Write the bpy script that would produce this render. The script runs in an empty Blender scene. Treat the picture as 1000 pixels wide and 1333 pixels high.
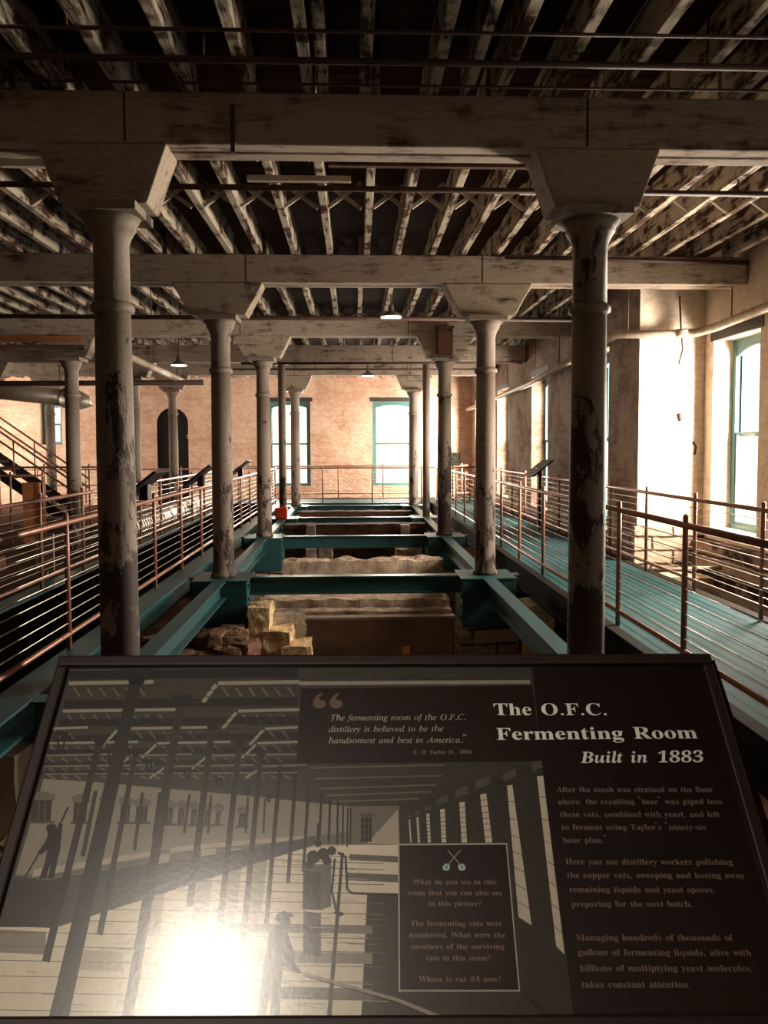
import bpy, bmesh, math, random
from mathutils import Vector, Matrix, noise
SC = bpy.context.scene
C = SC.collection
PI = math.pi
R = math.radians
# ------------------------------------------------------------------ camera
EYE = Vector((0, 0, 1.65)); FPX = 1000.0; PPY = 639.0
cam_d = bpy.data.cameras.new('camera'); cam = bpy.data.objects.new('camera', cam_d); C.objects.link(cam)
CM = Matrix.Rotation(R(-2.18), 3, 'Z') @ Matrix.Rotation(R(90 - 3.2), 3, 'X') @ Matrix.Rotation(R(-0.2), 3, 'Z')
cam.matrix_world = Matrix.Translation(EYE) @ CM.to_4x4()
cam_d.lens = 36.0 * FPX / 1333.0; cam_d.sensor_width = 36; cam_d.shift_y = (PPY - 666.5) / 1333.0
cam_d.clip_start = .05; cam_d.clip_end = 300
SC.camera = cam
# ------------------------------------------------------------------ world, daylight, exposure
SC.view_settings.view_transform = 'Standard'; SC.view_settings.look = 'None'
SC.view_settings.exposure = -0.4; SC.view_settings.gamma = 1.0; SC.view_settings.use_curve_mapping = False
wd = bpy.data.worlds.new('overcast'); SC.world = wd; wd.use_nodes = True
wd.node_tree.nodes['Background'].inputs[0].default_value = (1.0, .925, .80, 1)
wd.node_tree.nodes['Background'].inputs[1].default_value = 2.2
def area(name, loc, aim, w, h, power, col=(1, .875, .745)):
    d = bpy.data.lights.new(name, 'AREA'); d.shape = 'RECTANGLE'; d.size = w; d.size_y = h; d.energy = power; d.color = col
    o = bpy.data.objects.new(name, d); C.objects.link(o); o.location = loc
    o.rotation_euler = (Vector(aim) - Vector(loc)).to_track_quat('-Z', 'Y').to_euler(); o['kind'] = 'helper'
    return o
# daylight through the window openings, outside the panes; some right windows are added
XI, XO, YSTEP, YFAR = 4.1, 5.06, 11.0, 26.8       # right wall planes, the step between them, far wall
area('daylight_and_fill_right', (6.4, 9.4, 2.2), (4.3, 10.25, 1.7), 1.4, 2.6, 1500)
area('daylight_and_fill_right', (6.1, 9.1, 2.3), (0, 7.0, 2.0), 1.4, 2.6, 1900)  # shines through an added, unseen window to light columns and joists from the right
area('daylight_and_fill_right', (6.1, 4.5, 2.0), (-1, 3.2, .8), 1.3, 2.4, 230)  # fill for the front joists, through an added window out of view
area('daylight_and_fill_right', (5.3, 13.2, 2.0), (0, 12.2, 2.3), 1.4, 2.7, 800)  # fill for the middle of the room, behind an added hidden window
area('daylight_and_fill_right', (5.4, 16.5, 2.0), (0, 17.3, 2.1), 1.5, 2.7, 1100)
area('daylight_and_fill_right', (5.4, 20.7, 2.0), (0, 21.8, 2.1), 1.5, 2.7, 1400)
area('daylight_and_fill_right', (5.6, 24.4, 2.2), (0, 26.4, 1.9), 1.4, 2.7, 4500)
area('daylight_far', (-2.2, 28.1, 2.0), (-2.2, 20, 1.9), 1.4, 2.7, 1300)
area('daylight_far', (1.4, 28.1, 2.0), (1.4, 20, 1.9), 1.4, 2.7, 1300)
area('daylight_far', (-10.4, 28.1, 2.6), (-10.4, 20, 1.8), 1.2, 1.4, 300)
area('daylight_left', (-15.6, 19.4, 2.2), (-8, 22.5, 1.6), 1.5, 2.6, 900)
area('daylight_left', (-15.6, 23.6, 2.2), (-8, 26.2, 1.6), 1.5, 2.6, 2300)
sunbeam = area('daylight_near', (-1.04, -1.78, 3.62), (-.25, .9, 1.0), .52, 1.10, 18)
sunbeam.data.spread = R(42)

# ------------------------------------------------------------------ pixel -> point on a real plane
def ray(px, py):
    return CM @ Vector(((px - 500) / FPX, -(py - PPY) / FPX, -1))
def at_y(px, py, Y): d = ray(px, py); return EYE + d * (Y / d.y)
def at_z(px, py, z): d = ray(px, py); return EYE + d * ((z - EYE.z) / d.z)
def at_x(px, py, X): d = ray(px, py); return EYE + d * (X / d.x)

# ------------------------------------------------------------------ mesh helpers
class MB:
    def __init__(s): s.v = []; s.f = []; s.m = []; s.sm = []
    def add(s, vs, fs, m=0, smooth=False):
        b = len(s.v); s.v += [tuple(x) for x in vs]
        for f in fs: s.f.append(tuple(b + i for i in f)); s.m.append(m); s.sm.append(smooth)
        return s
    def box(s, a, b, m=0):
        x0, x1 = sorted((a[0], b[0])); y0, y1 = sorted((a[1], b[1])); z0, z1 = sorted((a[2], b[2]))
        return s.add([(x0,y0,z0),(x1,y0,z0),(x1,y1,z0),(x0,y1,z0),(x0,y0,z1),(x1,y0,z1),(x1,y1,z1),(x0,y1,z1)],
              [(3,2,1,0),(4,5,6,7),(0,1,5,4),(1,2,6,5),(2,3,7,6),(3,0,4,7)], m)
    def prism(s, pts, axis, a, b, m=0):
        """pts: 2D outline, extruded along axis from a to b (counter-clockwise or not: normals fixed later)"""
        n = len(pts)
        def P(p, t): return {'x': (t, p[0], p[1]), 'y': (p[0], t, p[1]), 'z': (p[0], p[1], t)}[axis]
        vs = [P(p, a) for p in pts] + [P(p, b) for p in pts]
        fs = [tuple(range(n))[::-1], tuple(range(n, 2*n))] + [(i, (i+1) % n, n + (i+1) % n, n + i) for i in range(n)]
        return s.add(vs, fs, m)
    def bar(s, a, b, w, h, m=0, up=(0,0,1)):
        a = Vector(a); b = Vector(b); d = (b - a).normalized(); up = Vector(up)
        sd = d.cross(up)
        if sd.length < 1e-4: sd = d.cross(Vector((1,0,0)))
        sd.normalize(); u = sd.cross(d)
        vs = [p + sd*(w/2*i) + u*(h/2*j) for p in (a, b) for i, j in ((-1,-1),(1,-1),(1,1),(-1,1))]
        return s.add(vs, [(3,2,1,0),(4,5,6,7),(0,1,5,4),(1,2,6,5),(2,3,7,6),(3,0,4,7)], m)
    def tube(s, pts, r, n=10, m=0, cap=True):
        pts = [Vector(p) for p in pts]; k = len(pts)
        rs = r if isinstance(r, (list, tuple)) else [r]*k
        vs = []; u0 = None
        for i, p in enumerate(pts):
            d = (pts[min(i+1, k-1)] - pts[max(i-1, 0)]).normalized()
            if u0 is None:
                u0 = d.cross(Vector((0,0,1)))
                if u0.length < 1e-3: u0 = Vector((1,0,0))
            u0 = (u0 - d*u0.dot(d)).normalized(); w = d.cross(u0)
            vs += [p + (u0*math.cos(2*PI*j/n) + w*math.sin(2*PI*j/n))*rs[i] for j in range(n)]
        fs = [(i*n+j, i*n+(j+1) % n, (i+1)*n+(j+1) % n, (i+1)*n+j) for i in range(k-1) for j in range(n)]
        s.add(vs, fs, m, True)
        if cap:
            b = len(s.v) - len(vs)
            s.f.append(tuple(b+j for j in range(n))[::-1]); s.m.append(m); s.sm.append(False)
            s.f.append(tuple(b+(k-1)*n+j for j in range(n))); s.m.append(m); s.sm.append(False)
        return s
    def lathe(s, prof, c=(0,0,0), n=28, m=0):
        vs = [(c[0]+r*math.cos(2*PI*j/n), c[1]+r*math.sin(2*PI*j/n), c[2]+z) for r, z in prof for j in range(n)]
        k = len(prof)
        fs = [(i*n+j, i*n+(j+1) % n, (i+1)*n+(j+1) % n, (i+1)*n+j) for i in range(k-1) for j in range(n)]
        s.add(vs, fs, m, True)
        b = len(s.v) - len(vs)
        s.f.append(tuple(b+j for j in range(n))[::-1]); s.m.append(m); s.sm.append(False)
        s.f.append(tuple(b+(k-1)*n+j for j in range(n))); s.m.append(m); s.sm.append(False)
        return s
    def rock(s, c, size, seed, n=5, amp=.16, m=0, smooth=False, sq=.55):
        """a rough block: subdivided box, corners pulled in, noise on the surface"""
        b = len(s.v); idx = {}; vs = []; fs = []
        rot = Matrix.Rotation(random.uniform(-.25,.25), 3, 'Z') if seed % 3 else Matrix.Identity(3)
        def vid(i, j, k):
            key = (i, j, k)
            if key in idx: return idx[key]
            p = Vector((2*i/n-1, 2*j/n-1, 2*k/n-1)); l = max(abs(p.x), abs(p.y), abs(p.z)); q = p.normalized()
            p = p*sq + q*(1-sq)*1.15
            e = Vector((p.x*size[0]/2, p.y*size[1]/2, p.z*size[2]/2))
            nz = noise.noise_vector(e*3.1/max(.2, min(size)) *.5 + Vector((seed*7.3, seed*1.7, 0)))
            nf = noise.noise_vector(e*11.0 + Vector((seed, seed*3.1, 4))) + .5*noise.noise_vector(e*27.0 + Vector((seed*2.1, 3, seed)))
            e = e + nz*amp*min(size) + nf*amp*.25*min(size)
            idx[key] = len(vs); vs.append(Vector(c) + rot @ e); return idx[key]
        for a in range(n):
            for q in range(n):
                for t in (0, n):
                    for ax in range(3):
                        def mk(u, w):
                            l = [0,0,0]; l[ax] = t; l[(ax+1) % 3] = u; l[(ax+2) % 3] = w; return vid(*l)
                        f = (mk(a,q), mk(a+1,q), mk(a+1,q+1), mk(a,q+1))
                        fs.append(f if t else f[::-1])
        return s.add(vs, fs, m, smooth)
    def build(s, name, mats, parent=None, bevel=0, fix=True, loc=None, coll=None):
        me = bpy.data.meshes.new(name); me.from_pydata(s.v, [], s.f)
        for x in (mats if isinstance(mats, (list, tuple)) else [mats]): me.materials.append(x)
        me.polygons.foreach_set('material_index', s.m); me.polygons.foreach_set('use_smooth', s.sm)
        if fix:
            bm = bmesh.new(); bm.from_mesh(me); bmesh.ops.recalc_face_normals(bm, faces=bm.faces); bm.to_mesh(me); bm.free()
        me.update()
        o = bpy.data.objects.new(name, me); C.objects.link(o)
        if parent: o.parent = parent
        if loc: o.location = loc
        if bevel:
            b = o.modifiers.new('bevel', 'BEVEL'); b.width = bevel; b.segments = 2; b.limit_method = 'ANGLE'
        return o
def tag(o, label, cat, group=None, kind=None):
    o['label'] = label; o['category'] = cat
    if group: o['group'] = group
    if kind: o['kind'] = kind
    return o
def thing(name, label, cat, loc=(0,0,0), rz=0, group=None):
    o = bpy.data.objects.new(name, None); C.objects.link(o); o.empty_display_size = .1
    o.location = loc; o.rotation_euler = (0,0,rz)
    return tag(o, label, cat, group)
def struct(o, label=None):
    o['kind'] = 'structure'
    if label: o['label'] = label
    return o
ORD = ['first','second','third','fourth','fifth','sixth','seventh','eighth','ninth','tenth','eleventh','twelfth','thirteenth','fourteenth','fifteenth','sixteenth','seventeenth','eighteenth','nineteenth','twentieth']
ORD += ['twenty-' + w for w in ORD[:9]] + ['thirtieth', 'thirty-first', 'thirty-second', 'thirty-third', 'thirty-fourth']

# ------------------------------------------------------------------ materials
class NT:
    def __init__(s, name):
        s.mat = bpy.data.materials.new(name); s.mat.use_nodes = True; s.t = s.mat.node_tree
        s.b = s.t.nodes['Principled BSDF']; s.geo = s.t.nodes.new('ShaderNodeNewGeometry')
    def n(s, typ, **kw):
        o = s.t.nodes.new(typ)
        for k, v in kw.items():
            if k in o.inputs: o.inputs[k].default_value = v
            else: setattr(o, k, v)
        return o
    def l(s, a, b): s.t.links.new(a, b)
    def pos(s, scale=(1,1,1), local=False):
        m = s.n('ShaderNodeMapping'); m.inputs['Scale'].default_value = scale
        if local: s.l(s.n('ShaderNodeTexCoord').outputs['Object'], m.inputs[0])
        else: s.l(s.geo.outputs['Position'], m.inputs[0])
        return m.outputs[0]
    def noise(s, vec, scale, detail=5, rough=.6, dist=0.0):
        o = s.n('ShaderNodeTexNoise'); o.inputs['Scale'].default_value = scale; o.inputs['Detail'].default_value = detail
        o.inputs['Roughness'].default_value = rough; o.inputs['Distortion'].default_value = dist; s.l(vec, o.inputs['Vector'])
        return o.outputs['Fac']
    def ramp(s, fac, stops):
        o = s.n('ShaderNodeValToRGB'); e = o.color_ramp.elements
        while len(e) < len(stops): e.new(.5)
        for x, (p, c) in zip(e, stops): x.position = p; x.color = (c[0], c[1], c[2], 1) if isinstance(c, (tuple, list)) else (c, c, c, 1)
        s.l(fac, o.inputs[0]); return o.outputs[0]
    def mix(s, fac, a, b, mode='MIX'):
        o = s.n('ShaderNodeMix', data_type='RGBA', blend_type=mode)
        for i, x in ((0, fac), (6, a), (7, b)):
            if isinstance(x, (int, float)): o.inputs[i].default_value = x
            elif isinstance(x, tuple): o.inputs[i].default_value = (*x, 1)
            else: s.l(x, o.inputs[i])
        return o.outputs[2]
    def bump(s, h, strength=.3, dist=.02, prev=None):
        o = s.n('ShaderNodeBump'); o.inputs['Strength'].default_value = strength; o.inputs['Distance'].default_value = dist
        s.l(h, o.inputs['Height'])
        if prev is not None: s.l(prev, o.inputs['Normal'])
        return o.outputs[0]
    def out(s, col, rough=.8, metal=0.0, normal=None, spec=None):
        if isinstance(col, tuple): s.b.inputs['Base Color'].default_value = (*col, 1)
        else: s.l(col, s.b.inputs['Base Color'])
        if isinstance(rough, (int, float)): s.b.inputs['Roughness'].default_value = rough
        else: s.l(rough, s.b.inputs['Roughness'])
        s.b.inputs['Metallic'].default_value = metal
        if spec is not None: s.b.inputs['Specular IOR Level'].default_value = spec
        if normal is not None: s.l(normal, s.b.inputs['Normal'])
        return s.mat
M = {}
def wood(name, axis, pale, bare, cover=.47, soft=.08):
    t = NT(name); sc = {'x': (.9, 7, 7), 'y': (7, .9, 7), 'z': (7, 7, .9)}[axis]
    g = t.noise(t.pos(sc), 2.2, 7, .68, .4); patch = t.noise(t.pos((2.2,2.2,2.2)), 1.3, 6, .65)
    grain = t.noise(t.pos(tuple(x*3 for x in sc)), 3.5, 4, .6)
    pale_v = t.mix(t.ramp(grain, [(.3, 0.0), (.7, 1.0)]), tuple(c*.72 for c in pale), pale)
    s = t.n('ShaderNodeMath', operation='ADD'); t.l(g, s.inputs[0]); t.l(patch, s.inputs[1])
    h = t.n('ShaderNodeMath', operation='MULTIPLY'); t.l(s.outputs[0], h.inputs[0]); h.inputs[1].default_value = .5
    mask = t.ramp(h.outputs[0], [(cover - soft, 0.0), (cover, 1.0)])
    col = t.mix(mask, bare, pale_v)
    return t.out(col, .85, 0, t.bump(grain, .35, .01, t.bump(mask, .25, .01)), .2)
M['beam'] = wood('whitewashed_beam', 'x', (.44, .35, .28), (.06, .025, .014), .49, .13)
M['bolster'] = wood('whitewashed_bolster', 'x', (.42, .34, .26), (.07, .03, .018), .49, .13)
M['joist'] = wood('peeling_joist', 'y', (.54, .455, .355), (.06, .025, .014), .52, .07)
M['strut'] = wood('bridging_wood', 'x', (.60, .52, .42), (.12, .06, .035), .40)
M['boards_repair'] = wood('bare_repair_board', 'x', (.42, .17, .06), (.16, .06, .03), .40)
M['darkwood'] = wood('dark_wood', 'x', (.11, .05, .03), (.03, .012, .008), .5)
def ceilboards():
    t = NT('ceiling_boards'); v = t.pos((1,1,1))
    w = t.n('ShaderNodeTexWave', wave_type='BANDS', bands_direction='Y', wave_profile='SAW'); w.inputs['Scale'].default_value = 2.2
    w.inputs['Distortion'].default_value = .0; t.l(v, w.inputs['Vector'])
    gap = t.ramp(w.outputs['Fac'], [(.0, 0.0), (.06, 1.0)])
    g = t.noise(t.pos((.8, 8, 1)), 2, 6, .65)
    c = t.ramp(g, [(.3, (.022, .008, .005)), (.55, (.045, .018, .011)), (.78, (.10, .05, .032))])
    return t.out(t.mix(gap, (.012,.005,.004), c), .9, 0, t.bump(gap, .3, .01), .15)
M['ceil'] = ceilboards()
def iron(name, pale, dark, th):
    t = NT(name); v = t.pos((1.6,1.6,.8))
    a = t.noise(v, 2.6, 8, .72, .3); fine = t.noise(t.pos(), 30, 4, .6)
    zz = t.n('ShaderNodeSeparateXYZ'); t.l(t.geo.outputs['Position'], zz.inputs[0])
    mr = t.n('ShaderNodeMapRange'); t.l(zz.outputs[2], mr.inputs[0])
    mr.inputs[1].default_value = 0.1; mr.inputs[2].default_value = 2.3; mr.inputs[3].default_value = -.09; mr.inputs[4].default_value = .06
    s = t.n('ShaderNodeMath', operation='ADD'); t.l(a, s.inputs[0]); t.l(mr.outputs[0], s.inputs[1])
    mask = t.ramp(s.outputs[0], [(th-.04, 0.0), (th, 1.0)])
    pv = t.mix(t.ramp(fine, [(.35, 0.0), (.65, 1.0)]), tuple(c*.8 for c in pale), pale)
    return t.out(t.mix(mask, dark, pv), .65, 0, t.bump(fine, .15, .004, t.bump(mask, .5, .008)), .35)
M['iron'] = iron('peeling_iron', (.27, .205, .163), (.045, .022, .016), .44)
M['iron_worn'] = iron('worn_iron', (.25, .20, .155), (.038, .02, .014), .50)
def brick(name, c1, c2, pale, mort, scale=1.0, pmask=.55, axis='y', bumpk=.5, rough_scale=1.6):
    t = NT(name); sx = t.n('ShaderNodeSeparateXYZ'); t.l(t.geo.outputs['Position'], sx.inputs[0])
    cb = t.n('ShaderNodeCombineXYZ'); t.l(sx.outputs[0 if axis == 'y' else 1], cb.inputs[0]); t.l(sx.outputs[2], cb.inputs[1])
    wob = t.n('ShaderNodeTexNoise'); wob.inputs['Scale'].default_value = 2.2; t.l(t.geo.outputs['Position'], wob.inputs['Vector'])
    vm = t.n('ShaderNodeVectorMath', operation='SCALE'); t.l(wob.outputs['Color'], vm.inputs[0]); vm.inputs['Scale'].default_value = .10
    va = t.n('ShaderNodeVectorMath', operation='ADD'); t.l(cb.outputs[0], va.inputs[0]); t.l(vm.outputs[0], va.inputs[1])
    b = t.n('ShaderNodeTexBrick'); t.l(va.outputs[0], b.inputs['Vector']); b.inputs['Scale'].default_value = scale
    b.inputs['Color1'].default_value = (*c1, 1); b.inputs['Color2'].default_value = (*c2, 1); b.inputs['Mortar'].default_value = (*mort, 1)
    b.inputs['Mortar Size'].default_value = .022; b.inputs['Brick Width'].default_value = .62; b.inputs['Row Height'].default_value = .20; b.inputs['Mortar Smooth'].default_value = .6
    p = t.noise(t.pos((1,1,1)), 1.1, 7, .68); fine = t.noise(t.pos((1,1,2)), rough_scale*5, 6, .7)
    pm = t.ramp(p, [(pmask-.09, 0.0), (pmask+.06, 1.0)])
    col = t.mix(pm, b.outputs['Color'], pale)
    col = t.mix(.45, col, t.ramp(fine, [(.3, (.45,.42,.40)), (.6, (1,1,1))]), 'MULTIPLY')
    bn = t.bump(b.outputs['Fac'], -.35*bumpk, .03); bn = t.bump(fine, bumpk, .05, bn)
    return t.out(col, .92, 0, bn, .15)
M['farwall'] = brick('plastered_brick_far', (.66,.40,.285), (.58,.34,.24), (.72,.49,.37), (.52,.32,.23), 1.0, .50, 'y', 1.3, 1.1)
M['rightwall'] = brick('stone_rubble_right', (.33,.22,.16), (.20,.125,.09), (.40,.30,.22), (.22,.14,.10), 1.5, .54, 'x', 1.0, 1.5)
M['endwall'] = brick('limewashed_stone', (.66,.54,.43), (.60,.48,.38), (.72,.60,.48), (.5,.38,.28), .8, .40, 'y', .5)
M['stonebase'] = brick('bare_stone_base', (.46,.35,.26), (.30,.22,.16), (.50,.38,.29), (.035,.016,.010), 1.0, .66, 'y', .8)
M['leftwall'] = brick('brick_left', (.40,.26,.18), (.32,.2,.14), (.46,.34,.25), (.2,.12,.09), 1.0, .6, 'x')
def plain(name, col, rough=.6, metal=0.0, var=.0, scale=6, bump=0.0, spec=None):
    t = NT(name)
    if var or bump:
        f = t.noise(t.pos(), scale, 6, .65)
        c = t.mix(t.ramp(f, [(.3, 0.0), (.7, 1.0)]), tuple(x*(1-var) for x in col), tuple(min(1, x*(1+var)) for x in col))
        return t.out(c, rough, metal, t.bump(f, bump, .02) if bump else None, spec)
    return t.out(col, rough, metal, None, spec)
M['teal'] = plain('teal_painted_steel', (.021, .072, .077), .45, 0, .15, 8, 0, .35)
M['dark_shaded_steel'] = plain('dark_and_shaded_steel', (.016, .013, .011), .85, 0, .2, 9, 0, .05)  # near-black for bolts; on the right walkway edges it paints in shade
M['copper'] = plain('copper_rail', (.33, .155, .108), .40, .25, .2, 14)
M['cable'] = plain('steel_cable', (.62, .52, .44), .35, .7)
M['silver'] = plain('galvanised', (.42, .36, .30), .42, .5, .15, 5)
M['rust'] = plain('rusty_pipe', (.06, .025, .016), .7, .1, .4, 14)
M['paintpipe'] = plain('painted_pipe', (.36, .28, .21), .6, 0, .3, 9)
M['black'] = plain('black_enamel', (.008, .004, .003), .5, 0, 0, 6, 0, .3)
M['signframe'] = plain('dark_bronze_frame', (.012, .005, .0035), .5, 0, 0, 6, 0, .2)
M['frame_teal'] = plain('teal_window_paint', (.07, .17, .17), .5, 0, .15, 10)
M['lintel'] = plain('dark_lintel', (.035, .022, .018), .7, 0, .3, 8)
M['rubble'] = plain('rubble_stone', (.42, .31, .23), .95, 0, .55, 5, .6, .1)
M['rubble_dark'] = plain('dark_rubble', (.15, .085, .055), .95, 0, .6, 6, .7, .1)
M['ochre'] = plain('ochre_sandstone', (.74, .49, .28), .95, 0, .5, 15, 1.0, .05)
M['concrete'] = plain('grey_concrete', (.42, .34, .27), .9, 0, .2, 3, .3, .1)
M['earth'] = plain('brown_earth', (.085, .042, .026), 1.0, 0, .4, 2.5, .5, .05)
M['vat'] = plain('dark_vat_wall', (.29, .185, .135), .6, 0, .3, 2.5, .1)
M['vatrim'] = plain('vat_rim', (.42, .33, .26), .7, 0, .2, 8)
M['orange'] = plain('orange_plate', (.78, .22, .05), .5)
M['red'] = plain('red_plastic', (.60, .045, .012), .45)
M['ply'] = plain('plywood', (.62, .26, .10), .6, 0, .2, 4)
M['paper'] = plain('pale_sheet', (.50, .42, .35), .7, 0, .2, 5)
M['blueprint'] = plain('pale_blue_print', (.50, .68, .70), .5, 0, .5, 9)
M['enamel'] = plain('enamel_shade', (.10, .085, .07), .4)
def emis(name, col, s):
    t = NT(name); t.b.inputs['Emission Color'].default_value = (*col, 1); t.b.inputs['Emission Strength'].default_value = s
    return t.out((.8,.8,.75), .4)
M['bulb'] = emis('lamp_glow', (1, .93, .80), 6)
def glass():
    m = bpy.data.materials.new('window_glass'); m.use_nodes = True; t = m.node_tree; t.nodes.clear()
    o = t.nodes.new('ShaderNodeOutputMaterial'); a = t.nodes.new('ShaderNodeBsdfTransparent'); g = t.nodes.new('ShaderNodeBsdfGlossy')
    a.inputs[0].default_value = (.97,.97,.95,1); g.inputs['Roughness'].default_value = .05; x = t.nodes.new('ShaderNodeMixShader'); x.inputs[0].default_value = .05
    t.links.new(a.outputs[0], x.inputs[1]); t.links.new(g.outputs[0], x.inputs[2]); t.links.new(x.outputs[0], o.inputs[0])
    return m
M['glass'] = glass()
def cover():
    m = bpy.data.materials.new('clear_sign_cover'); m.use_nodes = True; t = m.node_tree; t.nodes.clear()
    o = t.nodes.new('ShaderNodeOutputMaterial'); a = t.nodes.new('ShaderNodeBsdfTransparent'); g = t.nodes.new('ShaderNodeBsdfGlossy'); g2 = t.nodes.new('ShaderNodeBsdfGlossy')
    g.inputs['Roughness'].default_value = .19; g2.inputs['Roughness'].default_value = .40
    gm = t.nodes.new('ShaderNodeMixShader'); gm.inputs[0].default_value = .20
    x = t.nodes.new('ShaderNodeMixShader'); x.inputs[0].default_value = .030
    nz = t.nodes.new('ShaderNodeTexNoise'); nz.inputs['Scale'].default_value = 160; bp = t.nodes.new('ShaderNodeBump'); bp.inputs['Strength'].default_value = .02; bp.inputs['Distance'].default_value = .002
    tc = t.nodes.new('ShaderNodeTexCoord'); t.links.new(tc.outputs['Object'], nz.inputs['Vector']); t.links.new(nz.outputs['Fac'], bp.inputs['Height'])
    t.links.new(bp.outputs[0], g.inputs['Normal']); t.links.new(bp.outputs[0], g2.inputs['Normal'])
    t.links.new(g.outputs[0], gm.inputs[1]); t.links.new(g2.outputs[0], gm.inputs[2])
    t.links.new(a.outputs[0], x.inputs[1]); t.links.new(gm.outputs[0], x.inputs[2]); t.links.new(x.outputs[0], o.inputs[0])
    return m
M['cover'] = cover()
def printmat():
    t = NT('sign_print'); a = t.n('ShaderNodeAttribute', attribute_name='ink')
    f = t.noise(t.pos(), 60, 4, .7)
    return t.out(t.mix(.35, a.outputs['Color'], t.ramp(f, [(.3, (.6,.6,.6)), (.7, (1,1,1))]), 'MULTIPLY'), .8, 0, None, .0)
M['print'] = printmat()
def deckmat(name, col, gloss, spec=.5):
    t = NT(name); sx = t.n('ShaderNodeSeparateXYZ'); t.l(t.geo.outputs['Position'], sx.inputs[0])
    def stripe(axis, period, duty):
        a = t.n('ShaderNodeMath', operation='DIVIDE'); t.l(sx.outputs[axis], a.inputs[0]); a.inputs[1].default_value = period
        b = t.n('ShaderNodeMath', operation='FRACT'); t.l(a.outputs[0], b.inputs[0])
        c = t.n('ShaderNodeMath', operation='GREATER_THAN'); t.l(b.outputs[0], c.inputs[0]); c.inputs[1].default_value = duty; return c.outputs[0]
    s = stripe(0, .10, .26)
    f = t.noise(t.pos(), 7, 4, .6)
    c = t.mix(t.ramp(f, [(.3, 0.0), (.7, 1.0)]), tuple(x*.8 for x in col), col)
    c = t.mix(s, tuple(x*.22 for x in col), c)
    return t.out(c, gloss, 0, t.bump(s, .4, .006), spec)
M['deck'] = deckmat('teal_deck_boards', (.032, .092, .099), .8, .08)
M['dark_deck'] = deckmat('dark_striped_deck', (.008, .007, .006), .9, .0)  # solid near-black deck, striped like the teal one

# ================================================================== the room shell
ZC = 4.36
def wall_with_holes(name, mat, axis, c0, c1, a0, a1, z0, z1, holes, label):
    """axis 'y': wall spans x a0..a1 with thickness y c0..c1; axis 'x': spans y. holes: (lo, hi, zlo, zhi)"""
    mb = MB()
    def bx(p, q, u, w):
        if q - p < 1e-4 or w - u < 1e-4: return
        if axis == 'y': mb.box((p, c0, u), (q, c1, w))
        else: mb.box((c0, p, u), (c1, q, w))
    cur = a0
    for lo, hi, zl, zh in sorted(holes):
        bx(cur, lo, z0, z1); bx(lo, hi, z0, zl); bx(lo, hi, zh, z1); cur = hi
    bx(cur, a1, z0, z1)
    return struct(mb.build(name, mat), label)
WR1 = [(12.3, 13.6, .3, 3.27), (16.2, 17.7, .3, 3.27), (20.4, 22.0, .3, 3.27), (24.5, 26.0, .3, 3.27)]  # the nearest opening is hidden and added for light
WR0 = [(9.47, 10.72, .5, 3.14), (7.75, 9.15, .5, 3.14), (3.0, 4.4, .5, 3.14)]  # only the farthest opening is in view; the nearer ones are added for light
WF = [(-10.75, -10.02, 1.8, 3.2), (-6.83, -5.73, -.3, 3.06), (-2.98, -1.53, .33, 3.27), (.62, 2.10, .33, 3.27)]
wall_with_holes('wall_right', M['rightwall'], 'x', XI, XI + .5, YSTEP, YFAR, -2.1, ZC, WR1, 'dark mottled stone wall running away on the right')
wall_with_holes('wall_right_near', M['endwall'], 'x', XO, XO + .42, -1.7, YSTEP + .45, -2.1, ZC, WR0, 'pale limewashed wall with the nearest right window')
b = MB().box((XI + .002, YSTEP - .02, -2.1), (XO + .05, YSTEP + .45, ZC)); struct(b.build('wall_right_return', M['endwall']), 'bright limewashed return wall where the right wall steps')
wall_with_holes('wall_far', M['farwall'], 'y', YFAR, YFAR + .5, -14.6, XI + .6, -2.1, ZC, WF, 'pinkish plastered brick wall at the far end')
wall_with_holes('wall_left', M['leftwall'], 'x', -14.6, -14.1, -1.7, YFAR, -2.1, ZC, [(19.2, 20.8, .4, 3.2), (23.6, 25.2, .4, 3.2)], None)
# the wall behind the viewer, with the arched window that glares in the sign
nb = MB()
nb.box((-14.6, -1.7, -2.1), (-1.36, -1.25, ZC)); nb.box((-.46, -1.7, -2.1), (XO + .4, -1.25, ZC)); nb.box((-1.36, -1.7, -2.1), (-.46, -1.25, 2.75))
arch = [(-1.36, ZC), (-1.36, 3.74)] + [(-.91 - .45*math.cos(a), 3.74 + .45*math.sin(a)) for a in [PI*i/10 for i in range(1, 10)]] + [(-.46, 3.74), (-.46, ZC)]
for i in range(len(arch) - 3):
    p, q = arch[1+i], arch[2+i]
    nb.prism([p, q, (q[0], ZC), (p[0], ZC)], 'y', -1.7, -1.25)
struct(nb.build('wall_near', M['leftwall']))
b = MB().box((-14.6, -1.7, ZC), (XO + .5, YFAR + .5, ZC + .12)); struct(b.build('ceiling', M['ceil']), 'dark board ceiling above the joists')
# pit floor: uneven earth
fb = MB(); nx, ny = 50, 80
for j in range(ny + 1):
    for i in range(nx + 1):
        x = -3.95 + 9.4*i/nx; y = -1.6 + 28.6*j/ny
        fb.v.append((x, y, -1.75 + .18*noise.noise(Vector((x*.9, y*.9, 0))) + .06*noise.noise(Vector((x*4, y*4, 2)))))
for j in range(ny):
    for i in range(nx): q = j*(nx+1)+i; fb.f.append((q, q+1, q+nx+2, q+nx+1)); fb.m.append(0); fb.sm.append(True)
struct(fb.build('floor', M['earth'], fix=False), 'brown earth at the bottom of the pits')
b = MB().box((-14.5, -1.6, -.55), (-3.95, YFAR, -.28)).box((-4.15, -1.6, -2.1), (-3.95, YFAR, -.55)); struct(b.build('floor_left', M['earth']), 'dark floor of the left aisle')
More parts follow.
